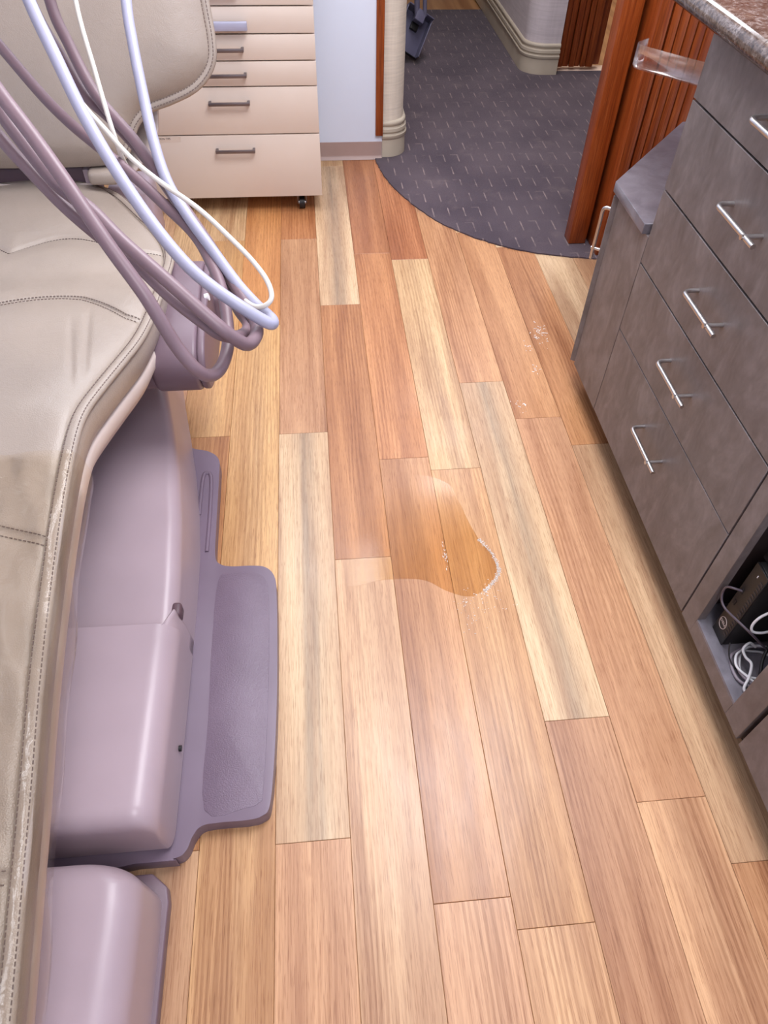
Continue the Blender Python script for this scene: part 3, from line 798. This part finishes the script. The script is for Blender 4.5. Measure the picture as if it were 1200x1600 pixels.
# ------------------------------------------------------------------ utility box on the floor at the foot of the chair
ub = empty('utility_box', (-0.65, 0.15, 0.0), 'pale mauve rounded floor utility box at the foot of the dental chair', 'utility box')
rows = []
z1 = 0.20; xr = -0.352; rad = 0.06
seqy = [(0.392, 0.05, 0.03), (0.391, 0.12, 0.014)] + [(0.388 - 0.045 * (1 - math.cos(math.radians(a))), 0.155 + 0.045 * math.sin(math.radians(a)), 0.014 * (1 - math.sin(math.radians(a)))) for a in range(0, 91, 10)] + [(y, z1, 0.0) for y in (0.3, 0.2, 0.1, 0.0, -0.1, -0.2)]
for y, zt, ins in seqy:
    rd = max(0.01, min(rad, (zt - 0.03) * 0.45)); x_ = xr - ins * 1.5 - 0.006
    if y > 0.33: x_ -= 0.05 * ((y - 0.33) / 0.06) ** 2
    sec = [(x_, 0.022), (x_ - 0.003, 0.022 + (zt - rd - 0.022) * 0.5)]
    for a in range(0, 91, 9): sec.append((x_ - 0.006 - rd + rd * math.cos(math.radians(a)), zt - rd + rd * math.sin(math.radians(a))))
    for t in (0.15, 0.4, 0.7, 1.0): sec.append((x_ - 0.006 - rd + (-0.98 - x_) * t, zt + 0.006 * math.sin(t * math.pi)))
    rows.append([(x, y, z) for x, z in sec])
rows = np.array(rows); f0 = rows[0].copy(); f0[:, 2] = 0.022; rows = np.concatenate([f0[None], rows])
grid('cover', rows, 'mauve_light', ub, 55)
fp = [(-1.0, -0.2), (-0.350, -0.2), (-0.349, 0.30), (-0.3485, 0.345), (-0.354, 0.372), (-0.385, 0.398), (-1.0, 0.399)]
prism('base_flange', fp, 0.0, 0.030, 'mauve_mid', ub, bevel=0.004)

# ------------------------------------------------------------------ instrument hoses and the delivery head they hang from
du = empty('delivery_head', (-1.75, 1.115, 0.0), 'mauve instrument delivery head on an arm beside the dental chair', 'delivery unit')
box('head', (-0.54, 1.07, 1.392), (-0.19, 1.23, 1.44), 'mauve_mid', du, bevel=0.02, seg=3)
box('side_rail', (-0.47, 0.81, 1.392), (-0.34, 1.10, 1.43), 'mauve_mid', du, bevel=0.015, seg=3)
box('arm', (-1.78, 1.08, 1.40), (-0.50, 1.15, 1.455), 'mauve_mid', du, bevel=0.015)
tube('post', [(-1.75, 1.115, 0.0), (-1.75, 1.115, 1.45)], 0.04, 'mauve_mid', du, 18)
LAV = [(-0.213, 1.1223, 1.3573), (-0.2103, 1.035, 1.2826), (-0.205, 0.9939, 1.2478), (-0.1962, 0.947, 1.2148), (-0.1849, 0.8945, 1.1775), (-0.1701, 0.8508, 1.148), (-0.1459, 0.8075, 1.1263), (-0.1165, 0.7598, 1.108), (-0.0901, 0.7163, 1.093), (-0.0683, 0.6788, 1.0893), (-0.0524, 0.6495, 1.0921), (-0.0517, 0.6324, 1.0973), (-0.063, 0.6293, 1.1068), (-0.0838, 0.6333, 1.1215), (-0.1078, 0.6448, 1.1356), (-0.1311, 0.6593, 1.1524), (-0.1606, 0.691, 1.1768), (-0.1926, 0.7326, 1.2094), (-0.2241, 0.7809, 1.2479), (-0.2493, 0.8282, 1.2861), (-0.2755, 0.8838, 1.3181), (-0.31, 0.9686, 1.3745)]
WHT = [(-0.2659, 1.0746, 1.3641), (-0.2575, 0.9910, 1.2930), (-0.2403, 0.9286, 1.2411), (-0.2255, 0.8826, 1.1898), (-0.2245, 0.9049, 1.1429), (-0.1972, 0.8988, 1.1072), (-0.1572, 0.8598, 1.0908), (-0.1205, 0.7994, 1.0755), (-0.0950, 0.7264, 1.0814), (-0.0755, 0.6722, 1.0962), (-0.0609, 0.6574, 1.1021), (-0.0507, 0.6596, 1.1102), (-0.0539, 0.6749, 1.1205), (-0.0686, 0.6973, 1.1316), (-0.0908, 0.7178, 1.1471), (-0.1228, 0.7444, 1.1669), (-0.1616, 0.7696, 1.1847), (-0.1906, 0.7912, 1.2005), (-0.2159, 0.8162, 1.2195), (-0.2491, 0.8631, 1.2368), (-0.2837, 0.9252, 1.2735), (-0.3187, 0.9939, 1.3160), (-0.3496, 1.0560, 1.3664)]
HB = [(-0.3271, 1.1590, 1.3513), (-0.3080, 1.0681, 1.2751), (-0.2877, 1.0247, 1.2397), (-0.2563, 0.9688, 1.2013), (-0.2138, 0.9200, 1.1702), (-0.1762, 0.8671, 1.1416), (-0.1415, 0.8160, 1.1142), (-0.1113, 0.7603, 1.0957), (-0.0880, 0.7035, 1.0888), (-0.0712, 0.6545, 1.0880), (-0.0675, 0.6258, 1.0901), (-0.0759, 0.6017, 1.0951), (-0.0919, 0.5945, 1.1138), (-0.1116, 0.6019, 1.1314), (-0.1457, 0.6218, 1.1584), (-0.1824, 0.6472, 1.1833), (-0.2091, 0.6712, 1.2014), (-0.2281, 0.6845, 1.2109), (-0.2442, 0.6969, 1.2201), (-0.2710, 0.7270, 1.2432), (-0.2910, 0.7517, 1.2626), (-0.3429, 0.8276, 1.3162)]
HA = [(-0.3705, 1.1892, 1.3466), (-0.3391, 1.0951, 1.2688), (-0.3054, 1.0404, 1.2251), (-0.2757, 0.9927, 1.1935), (-0.2451, 0.9621, 1.1768), (-0.2053, 0.9218, 1.1461), (-0.1649, 0.8638, 1.1134), (-0.1333, 0.8046, 1.0920), (-0.1089, 0.7433, 1.0814), (-0.0904, 0.6902, 1.0772), (-0.0792, 0.6612, 1.0798), (-0.0791, 0.6326, 1.0882), (-0.0876, 0.6129, 1.0969), (-0.1002, 0.6028, 1.1069), (-0.1159, 0.6086, 1.1170), (-0.1461, 0.6266, 1.1361), (-0.1767, 0.6496, 1.1595), (-0.2016, 0.6665, 1.1716), (-0.2207, 0.6767, 1.1851), (-0.2441, 0.6957, 1.1992), (-0.2702, 0.7202, 1.2177), (-0.2990, 0.7486, 1.2393), (-0.3733, 0.8351, 1.2932)]
HC = [(-0.4586, 1.1294, 1.3131), (-0.4083, 1.0684, 1.2655), (-0.3719, 1.0312, 1.2371), (-0.3227, 0.9760, 1.2011), (-0.2896, 0.9422, 1.1818), (-0.2559, 0.9122, 1.1659), (-0.2109, 0.8738, 1.1439), (-0.1728, 0.8332, 1.1259), (-0.1406, 0.7961, 1.1104), (-0.1195, 0.7491, 1.0985), (-0.1076, 0.7080, 1.0908), (-0.1010, 0.6658, 1.0816), (-0.0992, 0.6280, 1.0757), (-0.1043, 0.5953, 1.0735), (-0.1133, 0.5731, 1.0800), (-0.1238, 0.5631, 1.0969), (-0.1379, 0.5688, 1.1202), (-0.1493, 0.5770, 1.1460), (-0.1607, 0.5875, 1.1671), (-0.1824, 0.6079, 1.1958), (-0.1996, 0.6273, 1.2174), (-0.2222, 0.6540, 1.2448), (-0.2466, 0.6841, 1.2682), (-0.2705, 0.7119, 1.2899), (-0.3329, 0.7922, 1.3396)]
def hose(P, rad, mat, label, tail0, tail1):
    P = [tail0] + P + [tail1]
    o = tube('instrument_hose', catmull(P, 7), rad, mat, None, 14)
    tag(o, label, 'hose', 'instrument hoses hanging in loops over the dental chair')
hose(LAV, 0.0064, 'hose_lav', 'pale lavender hose with the pointed loop end, reaching furthest right', (-0.215, 1.16, 1.40), (-0.36, 1.085, 1.41))
hose(WHT, 0.0027, 'hose_white', 'thin white hose looping beside the lavender hose', (-0.268, 1.11, 1.40), (-0.36, 1.09, 1.41))
hose(HB, 0.0069, 'hose_mauve', 'mauve hose with the outer rounded loop just left of the lavender tip', (-0.335, 1.19, 1.40), (-0.38, 0.90, 1.40))
hose(HA, 0.0062, 'hose_mauve', 'mauve hose with the smaller inner loop nested inside another mauve loop', (-0.385, 1.205, 1.40), (-0.41, 0.93, 1.40))
hose(HC, 0.0066, 'hose_mauve', 'mauve hose with the lowest hanging loop in front of the arm pivot', (-0.50, 1.17, 1.40), (-0.44, 0.84, 1.41))

# ================================================================== MOBILE DRAWER CART
YF = 3.12
cart = empty('drawer_cart', (-0.33, 3.36, 0.0), 'cream laminate rolling drawer cart against the white wall', 'drawer cart')
box('body', (-0.700, YF + 0.030, 0.075), (0.034, 3.62, 0.98), 'cart', cart, bevel=0.002)
zb = [0.071, 0.333, 0.511, 0.600, 0.689, 0.777, 0.87, 0.978]
for i in range(7):
    dr = box('drawer', (-0.702, YF, zb[i] + 0.0024), (0.0365, YF + 0.016, zb[i + 1] - 0.0024), 'cart', cart, bevel=0.0012)
    zc = {0: 0.276, 1: 0.457, 2: 0.556, 3: 0.642, 4: 0.722, 5: 0.82, 6: 0.92}[i]
    if i == 4:
        h = box('handle', (-0.39, YF - 0.034, zc - 0.016), (-0.212, YF - 0.012, zc + 0.012), 'hose_lav', dr, bevel=0.003); h['label'] = 'wide pale handle sleeve'
        for xx_ in (-0.38, -0.222): box('handle_post', (xx_ - 0.004, YF - 0.016, zc - 0.006), (xx_ + 0.004, YF + 0.001, zc + 0.006), 'dark_steel', dr)
    else:
        box('handle', (-0.396, YF - 0.030, zc - 0.0065), (-0.236, YF - 0.022, zc + 0.0065), 'dark_steel', dr, bevel=0.0015)
        for xx_ in (-0.392, -0.24): box('handle_post', (xx_ - 0.0055, YF - 0.0295, zc - 0.0055), (xx_ + 0.0055, YF + 0.001, zc + 0.0055), 'dark_steel', dr, bevel=0.0015)
    if i == 0:
        lb = box('label_strip', (-0.66, YF - 0.0006, 0.308), (-0.535, YF + 0.0004, 0.330), 'cart', dr)
        text('label_text', 'SUCTION TIPS', 0.0105, 'ink', dr, (-0.643, YF - 0.0008, 0.3215), (1, 0, 0), (0, 0, 1))
for cx in (-0.62, -0.055):
    for cy in (3.162, 3.56):
        wv = tube('caster_wheel', [(cx - 0.012, cy, 0.027), (cx + 0.012, cy, 0.027)], 0.026, 'black', cart, 20)
        tube('axle', [(cx - 0.016, cy, 0.027), (cx + 0.016, cy, 0.027)], 0.009, 'steel', wv, 12)
        V = []
        box('caster_fork', (cx - 0.021, cy - 0.012, 0.024), (cx - 0.016, cy + 0.016, 0.066), 'dark_steel', cart, bevel=0.002)
        box('caster_fork', (cx + 0.016, cy - 0.012, 0.024), (cx + 0.021, cy + 0.016, 0.066), 'dark_steel', cart, bevel=0.002)
        box('caster_plate', (cx - 0.024, cy - 0.02, 0.064), (cx + 0.024, cy + 0.03, 0.0755), 'dark_steel', cart, bevel=0.002)

# ================================================================== RIGHT-HAND CABINETS
XF = 0.818
def bent_handle(parent, y_far, y_near, z):
    """bar pull: bent into the front at the far end, running through a cross post at the near end"""
    xo = XF - 0.034
    P = [(XF + 0.001, y_far, z), (XF - 0.018, y_far, z), (XF - 0.028, y_far - 0.003, z), (xo, y_far - 0.012, z), (xo, y_far - 0.04, z), (xo, y_near + 0.02, z), (xo, y_near - 0.036, z)]
    P = catmull(P, 4)
    h = tube('handle', P, 0.0052, 'steel', parent, 12)
    tube('handle_post', [(XF + 0.001, y_near, z), (xo - 0.008, y_near, z)], 0.0050, 'steel', h, 12)
    return h
dc = empty('drawer_cabinet', (1.1, 1.217, 0.0), 'tall grey laminate drawer cabinet with a column of bar handles', 'cabinet')
box('body', (XF + 0.02, 0.856, 0.10), (1.50, 1.583, 1.104), 'carcass_shade', dc)  # dark body colour puts shade into the gaps between drawer fronts
box('toe_kick', (XF + 0.075, 0.853, 0.0), (1.48, 1.583, 0.10), 'black', dc)
zz = [0.1075, 0.399, 0.596, 0.784, 0.977, 1.10]
hz = [0.302, 0.511, 0.697, 0.888, 1.045]
for i in range(5):
    gap = (0.0012, 0.0013, 0.0020, 0.0024, 0.0022, 0.001)
    dr = box('drawer', (XF, 0.852, zz[i] + gap[i]), (XF + 0.019, 1.585, zz[i + 1] - gap[i + 1]), 'laminate', dc, bevel=0.0008, seg=1)
    bent_handle(dr, 1.292, 1.163, hz[i])
# open cabinet with the niche
oc = empty('open_cabinet', (1.1, 0.69, 0.0), 'grey laminate open-fronted cabinet beside the drawer cabinet', 'cabinet')
y0_, y1_, ya, yb_ = 0.535, 0.847, 0.592, 0.796
box('stile', (XF, yb_, 0.1075), (XF + 0.02, y1_, 1.10), 'laminate', oc, bevel=0.0008, seg=1)
box('stile', (XF, y0_, 0.1075), (XF + 0.02, ya, 1.10), 'laminate', oc, bevel=0.0008, seg=1)
box('bottom_rail', (XF, ya, 0.1075), (XF + 0.02, yb_, 0.152), 'laminate', oc)
box('top_rail', (XF, ya, 0.86), (XF + 0.02, yb_, 1.10), 'laminate', oc)
box('niche_floor', (XF + 0.0005, ya - 0.045, 0.148), (1.42, yb_ + 0.045, 0.158), 'slate', oc)
box('side_panel', (XF + 0.02, y1_ - 0.012, 0.10), (1.48, y1_ - 0.001, 1.10), 'carcass_shade', oc)
box('side_panel', (XF + 0.02, y0_ + 0.001, 0.10), (1.48, y0_ + 0.012, 1.10), 'carcass_shade', oc)
box('back_panel', (1.42, y0_ + 0.01, 0.10), (1.48, y1_ - 0.01, 1.10), 'carcass_shade', oc)
box('niche_top', (XF + 0.02, y0_ + 0.01, 0.86), (1.42, y1_ - 0.01, 0.875), 'carcass_shade', oc)
box('toe_kick', (XF + 0.075, y0_, 0.0), (1.48, y1_, 0.10), 'black', oc)
# next cabinet toward the viewer
nc = empty('door_cabinet', (1.1, 0.1, 0.0), 'grey laminate cabinet with a plain door, nearest to the viewer', 'cabinet')
box('body', (XF + 0.022, -0.45, 0.10), (1.48, 0.520, 1.10), 'laminate', nc)
dn = box('door', (XF, 0.03, 0.1075), (XF + 0.02, 0.523, 1.10), 'laminate', nc, bevel=0.0008, seg=1)
box('door', (XF, -0.45, 0.1075), (XF + 0.02, 0.027, 1.10), 'laminate', nc, bevel=0.0008, seg=1)
box('toe_kick', (XF + 0.075, -0.45, 0.0), (1.48, 0.520, 0.10), 'black', nc)
# low angled corner cabinet
lc = empty('corner_cabinet', (1.0, 1.8, 0.0), 'low grey laminate angled cabinet with a slate top at the far cabinet end', 'cabinet')
ang = [(XF, 1.5875), (XF, 1.812), (1.135, 2.20), (1.50, 2.20), (1.50, 1.5875)]
prism('body', ang, 0.1075, 0.662, 'laminate', lc)
prism('toe_kick', [(0.895, 1.60), (0.895, 1.80), (1.17, 2.14), (1.48, 2.14), (1.48, 1.60)], 0.0, 0.1075, 'black', lc)
topang = [(XF - 0.012, 1.602), (XF - 0.012, 1.836), (1.140, 2.228), (1.50, 2.228), (1.50, 1.602)]
prism('slate_top', topang, 0.663, 0.690, 'slate', lc, bevel=0.0012, seg=1)
dv = np.array([1.135 - XF, 2.20 - 1.812]); dv /= np.linalg.norm(dv); nv = np.array([-dv[1], dv[0]])
def ap(t, o_): q = np.array([XF, 1.812]) + dv * t + nv * o_; return (q[0], q[1])
prism('door', [ap(0.006, 0.0005), ap(0.006, 0.018), ap(0.47, 0.018), ap(0.47, 0.0005)], 0.112, 0.655, 'laminate', lc, bevel=0.001, seg=1)
hp = [ap(0.045, 0.018) + (0.60,), ap(0.045, 0.040) + (0.60,), ap(0.045, 0.048) + (0.59,), ap(0.045, 0.048) + (0.56,), ap(0.045, 0.048) + (0.48,), ap(0.045, 0.048) + (0.445,)]
hh = tube('handle', catmull(hp, 4), 0.0052, 'steel', lc, 12)
tube('handle_post', [ap(0.045, 0.018) + (0.478,), ap(0.045, 0.055) + (0.478,)], 0.0045, 'steel', hh, 12)
# granite worktop
gt = empty('granite_worktop', (1.15, 0.8, 1.105), 'polished brown speckled granite worktop along the grey cabinets', 'worktop')
rows = []
prof_g = [(1.50, 1.105), (0.86, 1.105), (0.812, 1.105), (0.797, 1.108), (0.789, 1.116), (0.786, 1.127), (0.789, 1.138), (0.797, 1.146), (0.812, 1.150), (0.90, 1.150), (1.50, 1.150)]
for y in (-0.45, 0.0, 0.5, 1.0, 1.5, 1.9, 2.12):
    rows.append([(x, y, z) for x, z in prof_g])
grid('slab', np.array(rows), 'granite', gt, 50, closed_u=True)
# clear acrylic tray fixed to the far cabinet end
p0 = np.array([0.713, 1.706]); p1 = np.array([0.822, 1.580]); dd_ = (p1 - p0) / np.linalg.norm(p1 - p0); ee = np.array([-dd_[1], dd_[0]])
def q2(a, b): p = p0 + dd_ * a + ee * b; return (p[0], p[1])
Lq = 0.30
tray = empty('acrylic_tray', (0.80, 1.70, 1.0), 'clear acrylic tray jutting out under the granite worktop end', 'tray')
rc = 0.018
outl_t = [q2(rc - rc * math.cos(math.radians(a)), rc - rc * math.sin(math.radians(a))) for a in range(90, -1, -15)][::1]
po = [q2(Lq * 0.56, 0), q2(rc, 0)] + [q2(rc - rc * math.sin(math.radians(a)), rc - rc * math.cos(math.radians(a))) for a in range(15, 90, 15)] + [q2(0, rc), q2(0, 0.055), q2(Lq * 0.56, 0.055)]
prism('tray_floor', po, 1.000, 1.004, 'acrylic', tray)
wl = po[:-1]
Gw = np.array([[(x, y, z) for x, y in wl] for z in (1.004, 1.020, 1.045)])
grid('tray_wall', Gw, 'acrylic', tray, 50, thick=0.003)

# ------------------------------------------------------------------ things in the niche
pc = empty('mini_computer', (0.93, 0.75, 0.158), 'small black upright computer with a round silver logo in the open cabinet', 'computer')
box('case', (0.849, 0.727, 0.1585), (1.025, 0.775, 0.405), 'blackmetal', pc, bevel=0.003)
fpn = box('front_panel', (0.845, 0.727, 0.1585), (0.849, 0.775, 0.405), 'black', pc, bevel=0.001, seg=1)
for i in range(19):
    z = 0.190 + i * 0.0105
    for (a, b) in ((0.730, 0.740),):
        box('vent_slot', (0.8436, a, z), (0.8452, b, z + 0.004), 'vent', fpn)
rg = catmull([(0.8442, 0.7565 + 0.0125 * math.cos(t), 0.205 + 0.0165 * math.sin(t)) for t in np.linspace(0, 2 * math.pi, 16, endpoint=False)], 3, True)
V, F = tubedata(rg, 0.0007, 6, closed=True)
mesh('logo_ring', V, F, 'logo', fpn, smooth=50)
text('logo_text', 'DELL', 0.0105, 'logo', fpn, (0.8446, 0.7565, 0.205), (0, -1, 0), (0, 0, 1), align='CENTER')
box('power_light', (0.8438, 0.752, 0.380), (0.8452, 0.7535, 0.386), 'label', fpn)
box('port', (0.8438, 0.760, 0.27), (0.8452, 0.768, 0.284), 'darkgap', fpn)
box('port', (0.8438, 0.760, 0.31), (0.8452, 0.768, 0.324), 'darkgap', fpn)
ad = empty('power_adapter', (0.95, 0.75, 0.4055), 'black power adapter with a white label lying on the small computer', 'adapter')
box('case', (0.860, 0.728, 0.4055), (1.00, 0.786, 0.430), 'black', ad, bevel=0.003)
box('label_sheet', (0.868, 0.735, 0.430), (0.92, 0.775, 0.4305), 'label', ad)
def cable(P, rad, mat, label, closed=False):
    o = tube('cable', catmull(P, 8), rad, mat, None, 10); tag(o, label, 'cable', 'cables in the open cabinet'); return o
cable([(0.8446, 0.764, 0.317), (0.828, 0.772, 0.318), (0.824, 0.784, 0.305), (0.8245, 0.786, 0.285), (0.826, 0.776, 0.265), (0.828, 0.755, 0.262), (0.834, 0.715, 0.275), (0.85, 0.69, 0.27), (0.90, 0.68, 0.22), (0.95, 0.68, 0.17)], 0.0026, 'cable_dark', 'thin dark grey cable plugged into the front of the small computer')
def coil(cx, cy, rx, ry, turns, rad, z, seed, start=0.0):
    rr = np.random.default_rng(seed); P = []
    for i in range(int(turns * 12)):
        t = start + i / 12 * 2 * math.pi; k = 1 + 0.12 * math.sin(t * 0.73 + seed)
        P.append((cx + rx * k * math.cos(t) + rr.normal(0, .002), cy + ry * k * math.sin(t) + rr.normal(0, .002), z + rad + (i / (turns * 12)) * rad * 2.2 * turns + 0.002 * math.sin(t * 2.3 + seed)))
    return P
cable(coil(0.906, 0.666, 0.050, 0.044, 3.2, 0.0027, 0.158, 3), 0.0027, 'cable_white', 'bright white coiled cable on the niche floor')
cable(coil(0.915, 0.664, 0.066, 0.056, 1.6, 0.0033, 0.158, 5, 2.0), 0.0033, 'cable_grey', 'thicker grey coiled cable beneath the white coil')
cable([(0.90, 0.70, 0.19), (0.885, 0.705, 0.20), (0.868, 0.695, 0.195), (0.868, 0.678, 0.19), (0.872, 0.66, 0.192), (0.862, 0.637, 0.18), (0.848, 0.617, 0.165), (0.860, 0.604, 0.1615), (0.90, 0.60, 0.1615)], 0.0030, 'cable_white', 'white cable strand standing up over the coil near the stile')
cable([(0.846, 0.712, 0.195), (0.842, 0.700, 0.185), (0.843, 0.685, 0.172), (0.850, 0.668, 0.164), (0.866, 0.648, 0.1612), (0.90, 0.63, 0.1612)], 0.0017, 'black', 'very thin black cable lying at the front of the coils')
cable([(0.94, 0.715, 0.25), (0.915, 0.690, 0.225), (0.895, 0.665, 0.205), (0.884, 0.640, 0.190), (0.882, 0.622, 0.172), (0.90, 0.606, 0.163)], 0.0036, 'black', 'thick black cable bending down over the white coil')
cable([(0.90, 0.700, 0.345), (0.875, 0.700, 0.335), (0.858, 0.702, 0.31), (0.852, 0.700, 0.285), (0.856, 0.694, 0.27), (0.875, 0.690, 0.268), (0.90, 0.69, 0.275)], 0.0028, 'cable_white', 'white cable hooking down in front of the adapter')

# ------------------------------------------------------------------ dustpan in the hall
dp = empty('dustpan', (0.68, 5.15, 0.006), 'grey upright long-handled dustpan standing on the hall carpet', 'dustpan')
rot = Matrix.Rotation(math.radians(30), 3, 'Y') @ Matrix.Rotation(math.radians(58), 3, 'X')
def dpt(p): v = rot @ Vector(p); return (v[0] + 0.650, v[1] + 5.12, v[2] + 0.140)
def dpbox(name, lo, hi, mat='dustpan', bev=0.004):
    V, F = boxdata(lo, hi); return mesh(name, [dpt(v) for v in V], F, mat, dp, bevel=bev)
dpbox('pan_floor', (-0.09, -0.10, 0.0), (0.09, 0.13, 0.008))
dpbox('pan_side', (-0.09, -0.10, 0.0), (-0.083, 0.13, 0.07))
dpbox('pan_side', (0.083, -0.10, 0.0), (0.09, 0.13, 0.07))
dpbox('pan_back', (-0.09, 0.122, 0.0), (0.09, 0.13, 0.09))
dpbox('pan_lip', (-0.094, -0.094, -0.004), (0.094, -0.10, 0.02), 'black')
dpbox('hinge_block', (-0.02, 0.03, 0.008), (0.03, 0.07, 0.03), 'black')
dpbox('handle_socket', (-0.03, 0.06, 0.05), (0.03, 0.125, 0.10))
hb = Vector(dpt((0, 0.095, 0.08)))
tube('handle_bar', [tuple(hb + Vector((-0.018, 0, 0))), (hb[0] - 0.03, hb[1] + 0.07, 0.62), (hb[0] - 0.035, hb[1] + 0.09, 0.85)], 0.017, 'dustpan', dp, 14)
tube('handle_bar', [tuple(hb + Vector((0.03, 0, 0))), (hb[0] + 0.018, hb[1] + 0.07, 0.62), (hb[0] - 0.02, hb[1] + 0.09, 0.85)], 0.013, 'dustpan', dp, 14)

# ------------------------------------------------------------------ wet patch and residue flakes on the floor
pud = catmull([(0.008, 1.071), (0.127, 1.074), (0.228, 1.066), (0.29, 1.024), (0.346, 1.004), (0.393, 1.029), (0.43, 1.08), (0.428, 1.138), (0.404, 1.185), (0.384, 1.256), (0.37, 1.33), (0.345, 1.41), (0.242, 1.45), (0.082, 1.40), (0.017, 1.249)], 7, True)
o = prism('wet_patch', [tuple(p) for p in pud], 0.0003, 0.0007, 'water')
tag(o, 'thin amber wet patch drying on the oak floor', 'wet patch')
fl = []
def flake(x, y, s_, a):
    c_, n_ = math.cos(a), math.sin(a); l, w_ = s_, s_ * 0.28
    q = [(-l, -w_), (l, -w_ * .6), (l * .8, w_), (-l * .9, w_ * .7)]
    b = [(x + c_ * u - n_ * v, y + n_ * u + c_ * v) for u, v in q]
    fl.append(([(u, v, 0.0004) for u, v in b] + [(u, v, 0.0013) for u, v in b], [(3, 2, 1, 0), (4, 5, 6, 7), (0, 1, 5, 4), (1, 2, 6, 5), (2, 3, 7, 6), (3, 0, 4, 7)]))
rim = catmull([(0.40, 1.19), (0.424, 1.145), (0.434, 1.10), (0.431, 1.07), (0.41, 1.04), (0.385, 1.018)], 10)
for p in rim:
    for q in range(15): flake(p[0] + rng.normal(0.002, .0026), p[1] + rng.normal(0, .003), abs(rng.normal(.0010, .0006)), rng.uniform(0, 3.1))
for q in range(60): flake(rng.normal(.39, .03), rng.normal(1.0, .03), abs(rng.normal(.0013, .0006)), rng.uniform(0, 3.1))
for q in range(26): flake(rng.normal(.299, .0022), rng.normal(1.14, .02), abs(rng.normal(.002, .0008)), 1.57 + rng.normal(0, .3))
for q in range(40): flake(rng.normal(.335, .02), rng.normal(.955, .03), abs(rng.normal(.0012, .0005)), rng.uniform(0, 3.1))
for cx, cy, n_, sd in ((.803, 2.147, 34, .018), (.79, 2.09, 12, .012), (.736, 2.046, 8, .01), (.734, 1.934, 9, .01), (.64, 1.746, 14, .012)):
    for q in range(n_): flake(rng.normal(cx, sd), rng.normal(cy, sd * 1.6), abs(rng.normal(.0030, .0015)), rng.uniform(0, 3.1))
o = joined('residue_flakes', fl, 'residue')
tag(o, 'tiny white dried residue flakes scattered on the oak floor', 'residue', kind='stuff')
